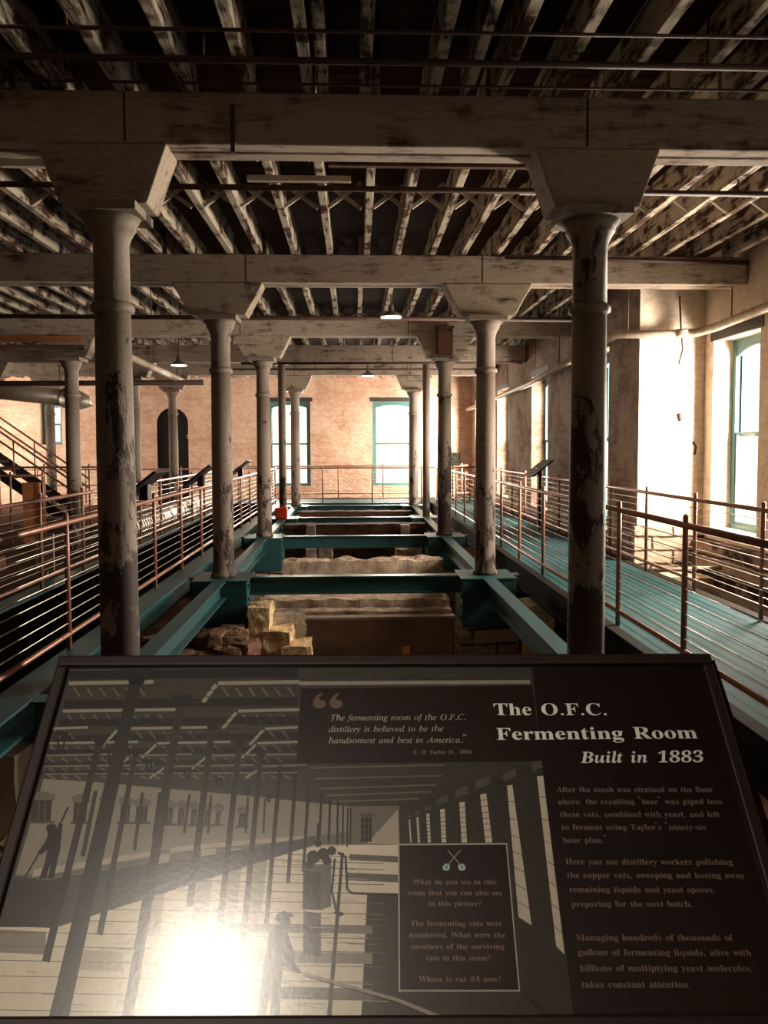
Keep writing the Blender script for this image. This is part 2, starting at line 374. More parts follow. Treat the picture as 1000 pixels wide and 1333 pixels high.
# stone footing under the return wall and the near window
b = MB(); b.box((XI - .06, YSTEP - .10, -2.1), (XO + .02, YSTEP + .02, .50)); struct(b.build('wall_right_footing', M['stonebase']), 'rough stone courses at the foot of the bright return wall')
b = MB(); b.box((XO - .16, 3.0, -2.1), (XO + .02, YSTEP - .12, .34)); struct(b.build('wall_right_plinth', M['stonebase']), 'dark jointed stone courses below the nearest right window')
# vertical cracks / mortar scars on the return wall
for pts, r in (([(885, 385), (887, 430), (889, 455), (884, 474)], .011), ([(902, 575), (906, 582), (904, 592)], .018), ([(884, 538), (886, 548)], .03)):
    p3 = [at_y(x, y, YSTEP - .022) for x, y in pts]
    o = MB().tube(p3, r, 6).build('wall_crack', M['rust']); struct(o)

# windows: frame, sashes, panes
def window(n, axis, plane, lo, hi, z0, z1, into, label, arched=True, lint=True, face=0):
    """plane: where the sash stands; into: +1/-1 direction pointing into the room along the thickness axis"""
    r = bpy.data.objects.new('window_%d' % n, None); C.objects.link(r); struct(r, label)
    def P(u, t, z): return (u, plane + t, z) if axis == 'y' else (plane + t, u, z)
    def bx(mb, u0, u1, t0, t1, a, c): mb.box(P(u0, t0, a), P(u1, t1, c))
    fr = MB(); w = .10
    bx(fr, lo, lo+w, -.06, .06, z0, z1); bx(fr, hi-w, hi, -.06, .06, z0, z1); bx(fr, lo+w, hi-w, -.06, .06, z1-.10, z1); bx(fr, lo+w, hi-w, -.07, .07, z0, z0+.07)
    zt = z1 - .10
    if arched:   # spandrels under a shallow arch
        for k in range(8):
            u0 = lo+w+(hi-lo-2*w)*k/8; u1 = lo+w+(hi-lo-2*w)*(k+1)/8
            f = lambda u: zt - .03 - .15*((2*(u-lo)/(hi-lo)-1)**2)
            pts = [(u0, f(u0)), (u1, f(u1)), (u1, zt), (u0, zt)]
            if axis == 'y': fr.prism(pts, 'y', plane-.05, plane+.05)
            else: fr.prism(pts, 'x', plane-.05, plane+.05)
    fr.build('window_frame', M['frame_teal'], r)
    zm = z0 + (z1-z0)*.50
    for nm, a, c, t in (('lower_sash', z0+.07, zm+.03, into*.03), ('upper_sash', zm-.03, zt, -into*.03)):
        s_ = MB(); s = .034
        bx(s_, lo+w, lo+w+s, t-.02, t+.02, a, c); bx(s_, hi-w-s, hi-w, t-.02, t+.02, a, c)
        bx(s_, lo+w+s, hi-w-s, t-.02, t+.02, a, a+s); bx(s_, lo+w+s, hi-w-s, t-.02, t+.02, c-s*.8, c)
        so = s_.build(nm, M['frame_teal'], r)
        g = MB(); bx(g, lo+w+s, hi-w-s, t-.003, t+.003, a+s, c-s*.8); g.build('pane', M['glass'], so)
    if lint:
        l = MB(); bx(l, lo-.08, hi+.08, into*face - .04*into if face else -.05, (face+.012)*into if face else .05, z1-.005, z1+.13)
        l.build('lintel', M['lintel'], r)
    return r
window(1, 'y', YFAR + .16, -2.98, -1.53, .33, 3.27, -1, 'tall teal window left of centre in the far wall', face=.16)
window(2, 'y', YFAR + .16, .62, 2.10, .33, 3.27, -1, 'tall teal window right of centre in the far wall', face=.16)
window(3, 'y', YFAR + .25, -10.75, -10.02, 1.8, 3.2, -1, 'narrow window high above the stairs in the far wall', False, False)
window(4, 'x', XI + .36, 16.2, 17.7, .3, 3.27, -1, 'nearer of the two bright windows in the dark right wall', face=.36)
window(5, 'x', XI + .36, 20.4, 22.0, .3, 3.27, -1, 'farther of the two bright windows in the dark right wall', face=.36)
window(6, 'x', XO + .34, 9.47, 10.72, .5, 3.14, -1, 'teal arched sash window at the right edge, nearest one', face=.34)
window(7, 'x', XO + .34, 7.75, 9.15, .5, 3.14, -1, None, face=.34)  # added out of view as the opening for the right side light
window(8, 'x', XI + .36, 12.3, 13.6, .3, 3.27, -1, 'added unseen window in the dark right wall behind the big right column', face=.36)  # added where the column hides it, to light the middle of the room
window(12, 'x', XI + .36, 24.5, 26.0, .3, 3.27, -1, 'farthest window of the right wall near the corner', face=.36)
window(13, 'x', XO + .34, 3.0, 4.4, .5, 3.14, -1, None, face=.34)  # unseen window added to let light onto the front joists
window(9, 'x', -14.35, 23.6, 25.2, .4, 3.2, 1, None, False, False)
window(10, 'x', -14.35, 19.2, 20.8, .4, 3.2, 1, None, False, False)
window(11, 'y', -1.48, -1.36, -.46, 2.75, 3.74, 1, None, False, False)
# arched door in the far wall
d = bpy.data.objects.new('door_1', None); C.objects.link(d); struct(d, 'dark arched door in the far wall behind a column')
zc = 3.06 - .55; pts = [(-6.83, -.28), (-5.73, -.28), (-5.73, zc)] + [(-6.28 + .55*math.cos(a), zc + .55*math.sin(a)) for a in [PI*i/12 for i in range(1, 12)]] + [(-6.83, zc)]
MB().prism(pts, 'y', YFAR + .12, YFAR + .2).build('door_leaf', M['black'], d)
h = MB()
for z in (.55, 2.0): h.box((-5.80, YFAR + .06, z), (-5.74, YFAR + .118, z + .14))
h.build('hinge', M['silver'], d)
for sgn in (-1, 1):   # arch shoulders of the door opening
    sp = [(-6.28 + sgn*.55*math.cos(a), zc + .55*math.sin(a)) for a in [PI/2*i/8 for i in range(9)]]
    m_ = MB()
    for p, q in zip(sp, sp[1:]): m_.prism([p, q, (q[0], 3.07), (p[0], 3.07)], 'y', YFAR + .003, YFAR + .5)
    struct(m_.build('wall_arch_shoulder', M['farwall']))

# ================================================================== timber ceiling structure
ROWS = [5.55, 9.94, 14.5, 18.4, 22.2]
ZB0, ZB1 = 3.72, 4.07
RN = ['nearest', 'second', 'third', 'fourth', 'farthest']
XL, XR = -13.9, XO - .02
for i, Y in enumerate(ROWS):
    xr = XR if Y < YSTEP else XI - .02
    t = thing('timber_beam', ['dark nearest cross beam spanning the whole top of the photo', 'whitewashed second cross beam from the front, on long bolsters', 'whitewashed third cross beam, with the bare orange repair board',
        'whitewashed fourth cross beam resting on the thin pipe posts', 'whitewashed farthest cross beam close to the far wall'][i], 'beam', (0, Y, ZB0), 0, 'whitewashed cross beams of the ceiling')
    z0 = 0 if i != 3 else -.05
    for y0, y1 in ((-.155, -.012), (.012, .155)):
        MB().box((XL, y0, z0), (xr, y1, ZB1 - ZB0)).build('timber', M['beam'], t, bevel=.012)
    # butt joints seen as dark lines
    for k, x in enumerate(([-3.4, -1.55, 1.62], [-1.35, 1.62], [-4.6, -2.1, 1.0], [-2.2, .9], [-1.7, 1.6])[i]):
        MB().box((x, -.157, z0 + .012), (x + .012, -.154, ZB1 - ZB0 - .012)).build('joint', M['black'], t)
for pts, Y in (([(-.86, 0), (-.82, 0), (-.80, -.42), (-.84, -.42)], 5.38),):
    o = MB().box((-.83, 5.37, 3.66), (-.80, 5.393, 3.98)).build('iron_strap', M['rust']); tag(o, 'thin iron strap hanging on the front of the nearest cross beam', 'strap')
o = MB().box((-8.3, 14.31, 3.60), (-4.95, 14.343, 3.71)).build('repair_board', M['boards_repair']); tag(o, 'bare orange repair board on the third cross beam at the left', 'board')

# joists with crossed bridging
BAYS = [(-1.2, 5.55), (5.55, 9.94), (9.94, 14.5), (14.5, 18.4), (18.4, 22.2), (22.2, 26.8)]
BTXT = ['in front of the nearest cross beam', 'between nearest and second cross beams', 'between second and third cross beams', 'between third and fourth cross beams', 'between fourth and farthest cross beams', 'between farthest cross beam and far wall']
random.seed(4)
SP = .425
strut_me = {}
for bi, (y0, y1) in enumerate(BAYS):
    L = y1 - y0; xmin = -.50*y1 - .3; xmax = (XO if y1 < YSTEP + .5 or bi == 0 else XI) - .12
    if bi == 2: xmax = XI - .12
    if bi == 0: xmax = 3.4; xmin = -3.2
    k0 = math.ceil((xmin + .30)/SP); k1 = int((xmax + .30)//SP)
    jm = MB(); h = .285
    ya = y0 + (.0 if bi == 0 else .0)
    jm.box((-.038, 0, 0), (.038, L, h)); base = None
    xs = [(-.30 + SP*k, False) for k in range(k0, k1 + 1)]
    proto = None
    nl = [x for x, _ in xs if x < -1.7]; nm = [x for x, _ in xs if -1.7 <= x <= 1.7]; nr = [x for x, _ in xs if x > 1.7]
    for x, _ in xs:
        if x < -1.7: w = ORD[len(nl) - 1 - nl.index(x)] + ' joist left of the left columns'
        elif x <= 1.7: w = ORD[nm.index(x)] + ' joist right of the left columns'
        else: w = ORD[nr.index(x)] + ' joist right of the right columns'
        o = jm.build('ceiling_joist', M['joist'], bevel=.006) if proto is None else proto.copy()
        if proto is None: proto = o
        else: C.objects.link(o)
        o.location = (x + random.uniform(-.03, .03), y0, ZB1 + .004); o.rotation_euler = (0, 0, random.uniform(-.004, .004))
        tag(o, w + ', ' + BTXT[bi], 'joist', 'whitewashed joists ' + BTXT[bi])
        if bi <= 3:
            rows = (.25, .55) if bi else (.80,)
            for f in rows:
                for s_ in (0, 1):
                    if bi > 1 and f != rows[0]: continue
                    key = 0
                    if s_ not in strut_me:
                        m_ = MB(); a, c = (.045, .02), (SP - .045, .26)
                        if s_: a, c = (a[0], c[1]), (c[0], a[1])
                        m_.bar((a[0], s_*.045, a[1]), (c[0], s_*.045, c[1]), .036, .036, up=(0,1,0))
                        so = m_.build('bridging_strut', M['strut']); strut_me[s_] = so
                    else:
                        so = strut_me[s_].copy(); C.objects.link(so)
                    so.parent = o; so.location = (0, L*f, 0)
# double / sistered joists of the front bay
for k, x in enumerate((-3.35, -2.52, -.37, .62)):
    o = MB().box((-.035, 0, 0), (.035, 6.7, .26)).build('ceiling_joist', M['joist'], bevel=.006, loc=(x + .17, -1.2, ZB1 + .006))
    tag(o, ['leftmost', 'second from the left', 'third from the left', 'rightmost'][k] + ' of the doubled joists in front of the nearest cross beam', 'joist', 'doubled joists in the front bay')
# short boards and battens between joists
for (x0, x1, Y, z, w, lab) in ((-.93, -.02, 6.9, 3.99, .05, 'short pale batten under the joists behind the nearest beam, left of centre'), (-2.9, -1.55, 6.55, 3.97, .06, 'pale batten behind the left column head'), (1.55, 2.35, 7.2, 4.00, .05, 'short pale batten just right of the right column head'),
                              (-.2, 1.55, 6.35, 3.93, .11, 'long dark hanging timber below the joists behind the nearest beam')):
    o = MB().box((x0, Y, z), (x1, Y + .06, z + w)).build('ceiling_batten', M['strut'] if w < .1 else M['darkwood'], bevel=.004); tag(o, lab, 'batten')

# ================================================================== columns with bolsters
PROF = [(.165, 0), (.165, .05), (.142, .07), (.136, .12), (.130, .6), (.122, 2.35), (.122, 2.42), (.150, 2.44), (.152, 2.47), (.124, 2.50)]
def column(name_lab, x, Y, z0, ztop, scale=1.0, mat='iron', group='cast iron columns'):
    t = thing('iron_column', name_lab, 'column', (x, Y, z0), random.uniform(0, 6), group)
    H = ztop - z0; top = H - .0
    p = [(.160*scale, 0), (.160*scale, .04), (.140*scale, .06), (.134*scale, .15), (.131*scale, H*.5), (.122*scale, H - .72)]
    MB().lathe(p).build('shaft', M[mat], t)
    MB().lathe([(.122*scale, H-.72), (.148*scale, H-.70), (.150*scale, H-.665), (.122*scale, H-.64)]).build('collar', M[mat], t)
    MB().lathe([(.122*scale, H-.64), (.122*scale, H-.24), (.135*scale, H-.20), (.160*scale, H-.15), (.172*scale, H-.14), (.175*scale, H-.11), (.205*scale, H-.06)]).build('capital', M[mat], t)
    MB().box((-.235*scale, -.235*scale, H-.06), (.235*scale, .235*scale, H)).build('abacus', M[mat], t).rotation_euler = (0, 0, -t.rotation_euler.z)
    return t
def bolster(lab, x, Y, half, z0=3.32, z1=ZB0, low=.40):
    t = MB().prism([(-half, z1), (-half + .02, z1 - .05), (-half*low - .12, z0), (half*low + .12, z0), (half - .02, z1 - .05), (half, z1)], 'y', -.165, .165).build('timber_bolster', M['bolster'], bevel=.012, loc=(x, Y, 0))
    return tag(t, lab, 'bolster', 'timber bolsters on the column heads')
HALF = [.44, .56, .53, .50, .5]
SIDE = {-1: 'left', 1: 'right'}
for i, Y in enumerate(ROWS):
    for sx in (-1, 1):
        x = 1.7*sx
        if i == 3: continue
        column('%s %s' % (['peeling iron column, nearest and largest, at the', 'second large iron column from the front, standing on the steel grid, at the', 'third iron column from the front, on the steel grid, at the', '', 'farthest slim looking iron column before the windows, at the'][i], SIDE[sx]), x, Y, 0, 3.32, 1.0, 'iron_worn' if i == 0 or (i == 2 and sx > 0) else 'iron')
        bolster('%s bolster on the %s column at the %s' % ('short dark' if i == 0 else 'long whitewashed', RN[i], SIDE[sx]), x, Y, HALF[i])
# thin pipe posts of the fourth row
for sx in (-1, 1):
    t = thing('pipe_post', 'thin pale pipe post between the third and farthest columns at the ' + SIDE[sx], 'post', (1.72*sx, 18.4, 0), 0, 'thin pipe posts under the fourth beam')
    MB().lathe([(.088, 0), (.088, 3.63)], n=18).build('shaft', M['iron'], t); MB().box((-.16, -.16, 3.63), (.16, .16, 3.668)).build('cap_plate', M['iron'], t)
# left aisle columns
for (x, Y, lab) in ((-5.22, 14.5, 'iron column in the left aisle beside the stair landing'), (-5.18, 18.4, 'iron column in the left aisle just right of the big left column'), (-5.17, 22.2, 'far iron column standing before the arched door'),
                    (-8.62, 22.2, 'far iron column behind the stairs below the narrow window'), (-8.50, 18.4, 'iron column at the left edge of the photo by the stairs')):
    column(lab, x, Y, -.28, 3.32, 1.0, 'iron'); bolster('bolster on the ' + lab, x, Y, .5, 3.32, 3.668 if Y == 18.4 else ZB0)
for k, (x, Y) in enumerate(((-8.55, 14.5), (-5.2, 9.94))):
    column('iron column of the left aisle beyond the left edge', x, Y, -.28, 3.32); bolster('bolster of the left aisle beyond the left edge', x, Y, .5)
# brown switch box on the bolster
o = MB().box((1.53, 14.17, 3.37), (1.82, 14.332, 3.86)).box((1.51, 14.16, 3.85), (1.84, 14.332, 3.88)).build('wooden_box', M['darkwood'], bevel=.008); tag(o, 'brown wooden box fixed to the right bolster of the third beam', 'box')

# ================================================================== steel grid over the pits
def ibeam(a, b, mat='teal', d=.23, w=.16, lab='', name='steel_beam', top=-.005):
    a = Vector((a[0], a[1], 0)); b = Vector((b[0], b[1], 0)); dr = (b - a); L = dr.length; ang = math.atan2(dr.y, dr.x)
    pr = [(-w/2, 0), (w/2, 0), (w/2, -.018), (.007, -.022), (.007, -d+.022), (w/2, -d+.018), (w/2, -d), (-w/2, -d), (-w/2, -d+.018), (-.007, -d+.022), (-.007, -.022), (-w/2, -.018)]
    o = MB().prism(pr, 'x', 0, L).build(name, M[mat]); o.location = (a.x, a.y, top); o.rotation_euler = (0, 0, ang)
    return tag(o, lab, 'steel beam', 'teal steel beams of the floor grid')
BX = .34
for i, Y in enumerate(ROWS):
    ibeam((-1.7 + BX, Y), (1.7 - BX, Y), lab=RN[i] + ' steel cross beam between the two column boxes')
    for sx in (-1, 1):
        ibeam((sx*(1.7 + BX - (.3 if i == 0 else 0)), Y - (.44 if i == 0 else 0)), (sx*2.14, Y - (.44 if i == 0 else 0)), lab='%s short steel beam from the column box to the %s walkway' % (RN[i], SIDE[sx]))
        if i < 4: ibeam((1.7*sx, Y + BX), (1.7*sx, ROWS[i+1] - BX), lab='%s long steel beam, %s bay from the front' % (SIDE[sx], ORD[i]))
        t = thing('column_base_box', 'dark steel base box under the %s column of the %s row' % (SIDE[sx], RN[i]), 'base box', (1.7*sx, Y, 0), 0, 'steel boxes under the columns')
        MB().box((-BX, -BX, -.62), (BX, BX, -.024)).build('box_body', M['teal'], t, bevel=.004)
        MB().box((-BX - .015, -BX - .015, -.024), (BX + .015, BX + .015, -.002)).build('top_plate', M['teal'], t, bevel=.003)
        for kx in (-1, 1):
            for z in (-.10, -.27, -.40, -.53):
                MB().box((-kx*sx*.0 + kx*(BX) - .014 if kx < 0 else BX, -.27, z), (BX + .014 if kx > 0 else -BX, -.235, z + .035)).build('bolt_head', M['dark_shaded_steel'], t)
        pm = MB().box((1.7*sx - .36, Y - .33, -1.95), (1.7*sx + .36, Y + .35, -.625)).build('stone_pier', M['stonebase'], bevel=.02); tag(pm, 'stone pier under the %s base box of the %s row' % (SIDE[sx], RN[i]), 'pier', 'stone piers in the pits')

# ================================================================== walkways and railings
def walkway(lab, x0, x1, y0, y1, mat, fl=.13, edge='teal', dk=.10, dp=.33):
    t = thing('steel_walkway', lab, 'walkway', (0, 0, 0))
    MB().box((x0 + dk, y0, -.06), (x1 - dk, y1, -.012)).build('deck', M[mat], t)
    for x in ((x0, x1)):
        pr = [(-fl, 0), (fl, 0), (fl, -.02), (.012, -.025), (.012, -dp+.03), (fl, -dp+.025), (fl, -dp), (-fl, -dp), (-fl, -dp+.025), (-.012, -dp+.03), (-.012, -.025), (-fl, -.02)]
        MB().prism([(p[0] + x, p[1] + .002) for p in pr], 'y', y0, y1).build('edge_beam', M[edge], t)
    return t
walkway('long walkway with dark deck along the left of the pits', -3.72, -2.27, -1.2, 23.2, 'dark_deck', dp=.21)
walkway('long walkway with teal deck along the right of the pits', 2.36, 3.93, -1.2, 23.2, 'deck', .055, 'dark_shaded_steel', .045)  # edge beams are teal painted steel; their shade is put into the colour
t = thing('steel_walkway', 'far cross walkway in front of the far windows', 'walkway')
MB().box((-3.7, 23.34, -.06), (3.9, 25.8, -.012)).build('deck', M['deck'], t); MB().box((-3.7, 23.21, -.30), (3.9, 23.34, 0)).build('edge_beam', M['teal'], t)
t = thing('steel_walkway', 'near cross platform carrying the sign', 'walkway')
MB().box((-2.1, -1.2, -.06), (2.15, 1.42, -.012)).build('deck', M['dark_deck'], t); MB().box((-2.1, 1.42, -.30), (2.15, 1.54, -.002)).build('edge_beam', M['teal'], t)

def railing(lab, axis, c, a0, a1, posts, base=0.0, ht=1.08, ncab=9, pr=.022, group='copper coloured railings', low=.13, zmid=None):
    t = thing('walkway_railing', lab, 'railing', (0, 0, 0), 0, group)
    P = (lambda a, z: (c, a, z)) if axis == 'y' else (lambda a, z: (a, c, z))
    off = (lambda a, z, d: (c + d, a, z)) if axis == 'y' else (lambda a, z, d: (a, c + d, z))
    for p in posts: MB().tube([P(p, base - .02), P(p, base + ht + .04), P(p, base + ht + .052)], [pr, pr, pr*.5], 10).build('post', M['copper'], t)
    MB().tube([off(a0, base + ht - .03, 0), off(a1, base + ht - .03, 0)], .024, 10).build('top_rail', M['copper'], t)
    MB().tube([off(a0, base + low, 0), off(a1, base + low, 0)], .021, 10).build('bottom_rail', M['copper'], t)
    for k in range(ncab):
        z = base + low + (ht - .03 - low)*(k + 1)/(ncab + 1)
        MB().tube([P(a0, z), P(a1, z)], .0042, 5).build('cable', M['cable'], t)
    return t
railing('railing along the inner edge of the left walkway', 'y', -2.36, -.9, 23.1, [6.35 + 1.375*k for k in range(-5, 13)])
railing('railing along the outer edge of the left walkway', 'y', -3.68, -.9, 23.1, [9.1 + 1.4*k for k in range(-7, 10)])
railing('railing along the inner edge of the right walkway', 'y', 2.44, -.9, 23.1, [5.56 + 1.425*k for k in range(-4, 13)], ht=1.10)
railing('railing along the outer edge of the right walkway', 'y', 3.86, -.9, 23.1, [8.55 + 1.45*k for k in range(-6, 11)], ht=1.08)
railing('front railing of the far cross walkway', 'x', 23.26, -3.6, 3.8, [-3.5, -2.47, -.97, .53, 2.03, 3.5], ncab=3)
railing('back railing of the far cross walkway by the windows', 'x', 25.7, -3.6, 3.8, [-3.5, -2.05, -.55, .95, 2.45, 3.6], ncab=3)
railing('dark railing across the far left aisle before the arched door', 'x', 24.6, -13.5, -3.9, [-13 + 1.5*k for k in range(7)], base=-.05, ncab=0, low=.55)

# ================================================================== ruins in the pits
random.seed(11)
def ruin(name, lab, cat, mat, blocks, kind=None, group=None, smooth=False):
    mb = MB()
    for k, (c, s, amp) in enumerate(blocks): mb.rock(c, s, k + len(lab), 6, amp, 0, smooth)
    o = mb.build(name, M[mat]); tag(o, lab, cat, group, kind); return o
# each block of the stepped ruin is a stone of its own
for k, (c, s, mat, lab) in enumerate((
        ((-1.20, 9.72, -.80), (.26, .5, .98), 'ochre', 'tall pale ochre stone beside the left base box, tallest of the stepped ruin'),
        ((-.98, 9.62, -1.00), (.36, .5, .78), 'ochre', 'bright ochre stone second step of the broken ruin'),
        ((-.72, 9.55, -1.10), (.36, .5, .62), 'ochre', 'bright ochre stone third step of the broken ruin'),
        ((-.46, 9.52, -1.22), (.28, .45, .30), 'rubble', 'small grey stone lowest in the stepped ruin'),
        ((-.90, 10.05, -.66), (.44, .34, .34), 'concrete', 'grey square stone on top of the stepped ruin'),
        ((-1.18, 10.1, -.52), (.22, .3, .34), 'concrete', 'small grey stone wedged beside the left base box'))):
    o = MB().rock(c, s, k + 3, 20, .11, 0, False, .93).build('ruin_stone', M[mat]); tag(o, lab, 'stone', 'stepped ruin stones')
# dark smooth vat wall with a pale rim, and the rough ledge behind it
t = thing('vat_wall', 'smooth dark vat wall with a pale top edge, front of the pit', 'vat wall', (0, 10.35, 0))
MB().box((-.70, 0, -1.75), (1.34, .12, -.68)).build('face', M['vat'], t); MB().box((-.72, -.03, -.68), (1.36, .14, -.645)).build('rim', M['vatrim'], t)
def rough_wall(name, lab, x0, x1, y0, y1, z0, z1, mat, seed, top_amp=.08, n=46, crest=None):
    """masonry remnant: smooth sides, ragged top"""
    mb = MB(); rows = 8; ny = 4
    def topz(x, y): return z1 + top_amp*(noise.noise(Vector((x*3.2, y*3, seed))) + .5*noise.noise(Vector((x*9, y*9, seed))))
    g = {}
    def V(i, j, k):
        if (i, j, k) not in g:
            x = x0 + (x1-x0)*i/n; y = y0 + (y1-y0)*j/ny; z = z0 + (topz(x, y) - z0)*k/rows
            w = .022*noise.noise(Vector((x*5, z*5, seed + 3)))
            mb.v.append((x, y + (w if j in (0, ny) else 0), z)); g[(i, j, k)] = len(mb.v) - 1
        return g[(i, j, k)]
    def F(q, m): mb.f.append(q); mb.m.append(m); mb.sm.append(False)
    for i in range(n):
        for k in range(rows):
            m = 1 if k == rows - 1 else 0
            F((V(i,0,k), V(i+1,0,k), V(i+1,0,k+1), V(i,0,k+1)), m); F((V(i+1,ny,k), V(i,ny,k), V(i,ny,k+1), V(i+1,ny,k+1)), m)
        for j in range(ny): F((V(i,j,rows), V(i+1,j,rows), V(i+1,j+1,rows), V(i,j+1,rows)), 1)
    for j in range(ny):
        for k in range(rows):
            F((V(0,j+1,k), V(0,j,k), V(0,j,k+1), V(0,j+1,k+1)), 0); F((V(n,j,k), V(n,j+1,k), V(n,j+1,k+1), V(n,j,k+1)), 0)
    o = mb.build(name, [M[mat], M['rubble'] if crest is None else M[crest]]); return tag(o, lab, 'wall remnant')
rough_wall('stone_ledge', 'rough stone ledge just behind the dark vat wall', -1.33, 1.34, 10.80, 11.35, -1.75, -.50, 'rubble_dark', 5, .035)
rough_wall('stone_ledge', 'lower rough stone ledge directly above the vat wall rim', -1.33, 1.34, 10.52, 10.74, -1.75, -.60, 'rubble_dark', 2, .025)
rough_wall('broken_concrete_wall', 'broken grey concrete wall with ragged crest across the second pit', -1.16, 1.42, 12.3, 12.75, -1.75, -.17, 'concrete', 9, .055)
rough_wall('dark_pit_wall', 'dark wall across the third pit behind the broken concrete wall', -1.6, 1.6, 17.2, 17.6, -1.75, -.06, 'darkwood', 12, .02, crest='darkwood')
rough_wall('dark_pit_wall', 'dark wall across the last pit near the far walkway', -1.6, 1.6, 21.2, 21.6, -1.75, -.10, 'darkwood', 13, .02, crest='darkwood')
for k, (c, s, mat, lab) in enumerate((((.92, 14.95, -.46), (.26, .4, .30), 'ochre', 'pale ochre stone right of centre beyond the broken concrete wall'), ((1.18, 15.0, -.44), (.24, .4, .36), 'ochre', 'ochre stone against the right base box beyond the concrete wall'),
        ((-.86, 15.1, -.46), (.22, .3, .28), 'rubble', 'small stone left of centre beyond the broken concrete wall'), ((-.58, 15.1, -.45), (.26, .3, .28), 'rubble', 'second small stone left of centre beyond the concrete wall'),
        ((2.37, 9.9, -1.06), (.44, .6, 1.42), 'ochre', 'sunlit stone block right of the right base box'), ((2.36, 8.8, -1.42), (.56, .8, .84), 'rubble', 'grey stone low between the right long beam and walkway'),
        ((2.60, 7.6, -1.42), (.8, .9, .84), 'concrete', 'pale block low at the right beside the right column foot'))):
    o = MB().rock(c, s, k + 21, 12, .09, 0, False, .8).build('pit_stone', M[mat]); tag(o, lab, 'stone', 'loose stones in the pits')
for (x, Y, lab) in ((-.98, 17.0, 'pale timber post left of the third pit'), (1.12, 17.0, 'pale timber post right of the third pit')):
    o = MB().box((x - .10, Y, -1.85), (x + .10, Y + .18, -.06)).build('timber_post', M['bolster'], bevel=.01); tag(o, lab, 'post')
def rubble(lab, x0, x1, y0, y1, z0, z1, n, smin, smax, mat, slope=0, seed=0):
    random.seed(seed); mb = MB()
    for k in range(n):
        u, v = random.random(), random.random()
        x = x0 + (x1-x0)*u; y = y0 + (y1-y0)*v; zt = z0 + (z1-z0)*((1-v) if slope < 0 else v if slope > 0 else 1)*random.uniform(.75, 1)
        s = random.uniform(smin, smax)
        mb.rock((x, y, zt), (s*random.uniform(.8, 1.5), s*random.uniform(.8, 1.4), s*random.uniform(.5, .9)), k + seed, 4, .2, 0, False, .6)
    # the heap's own body under the loose stones
    mb.box((x0, y0, -1.95), (x1, y1, z0 + .05))
    for q in range(6):
        f0, f1 = q/6, (q+1)/6; h = z0 + (z1-z0)*((1-f1) if slope < 0 else f0 if slope > 0 else 1) - .06
        if h > z0: mb.box((x0 + .03, y0 + (y1-y0)*f0, z0), (x1 - .03, y0 + (y1-y0)*f1, h))
    o = mb.build('stone_rubble', M[mat]); return tag(o, lab, 'rubble', None, 'stuff')
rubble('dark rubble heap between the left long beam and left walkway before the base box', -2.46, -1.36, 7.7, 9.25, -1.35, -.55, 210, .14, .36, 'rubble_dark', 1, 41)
rubble('pale broken rubble at the lower left beside the sign', -2.7, -1.2, 3.0, 4.65, -1.25, -.62, 240, .10, .30, 'rubble', 1, 47)
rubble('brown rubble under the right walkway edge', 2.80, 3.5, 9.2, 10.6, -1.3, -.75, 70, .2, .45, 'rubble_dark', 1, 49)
o = MB().rock((-2.36, 5.08, -.62), (.46, .5, .68), 5, 12, .04, 0, False, .9).build('concrete_block', M['concrete']); tag(o, 'pale concrete block below the black beam at the lower left', 'block')
p = MB().box((-2.54, 4.90, -1.95), (-2.2, 5.25, -.98)).build('stone_pier', M['stonebase']); tag(p, 'dark footing under the pale concrete block at the lower left', 'footing')
rough_wall('stone_foundation', 'low dark stone foundation beyond the right walkway', 3.95, XO - .18, 10.2, 10.6, -1.75, -.12, 'stonebase', 21, .03, crest='rubble')
o = MB().tube([(3.93, 10.05, -.0), (XO - .17, 10.05, .03)], .03, 10).build('floor_pipe', M['paintpipe']); tag(o, 'pale pipe crossing between the right walkway and the stone wall', 'pipe')
# orange vat tag
t = thing('vat_marker', 'small orange marker plate standing in the front pit', 'marker', (.62, 9.35, 0), .5)
MB().box((-.055, -.006, -1.16), (.055, .006, -.80)).build('plate', M['orange'], t); MB().box((-.012, .006, -1.85), (.012, .02, -.9)).build('stake', M['rust'], t)
q = MB()
for z in (-.87, -.92, -.97, -1.02): q.box((-.035, -.009, z), (.04, -.0065, z + .018))
q.build('printed_lines', M['paper'], t)
# red bucket at the foot of the thin left post
t = thing('red_bucket', 'red plastic container at the foot of the thin left pipe post', 'container', (-1.72, 18.22, 0))
MB().box((-.14, -.30, -.002), (.14, -.08, .27)).build('body', M['red'], t, bevel=.03); MB().tube([(-.15, -.19, .2), (-.19, -.19, .30), (-.02, -.19, .33), (.1, -.19, .27)], .008, 6).build('handle', M['red'], t)

# ================================================================== pipes and ducts overhead
def pipe(lab, pts, r, mat='rust', group=None, hang=(), cat='pipe', zt=4.3):
    t = thing('ceiling_pipe', lab, cat, (0, 0, 0), 0, group)
    MB().tube(pts, r, 12).build('pipe_run', M[mat], t)
    for h in hang:
        MB().tube([(h[0], h[1], h[2] + r*.6), (h[0], h[1], zt)], .009, 6).build('hanger', M['rust'], t)
    return t
G1 = 'thin dark pipes below the front joists'
pipe('thin upper dark pipe crossing below the front joists', [(-3.4, 4.50, 4.00), (3.6, 4.50, 4.02)], .011, 'rust', G1, [(-1.6, 4.5, 4.0), (.9, 4.5, 4.0)])
pipe('thickest middle dark pipe crossing below the front joists', [(-3.4, 4.82, 4.00), (3.6, 4.82, 4.00)], .021, 'rust', G1, [(-.9, 4.82, 4.0), (2.2, 4.82, 4.0)])
pipe('thin lower dark pipe crossing below the front joists', [(-3.4, 5.08, 3.98), (3.6, 5.08, 3.98)], .009, 'rust', G1)
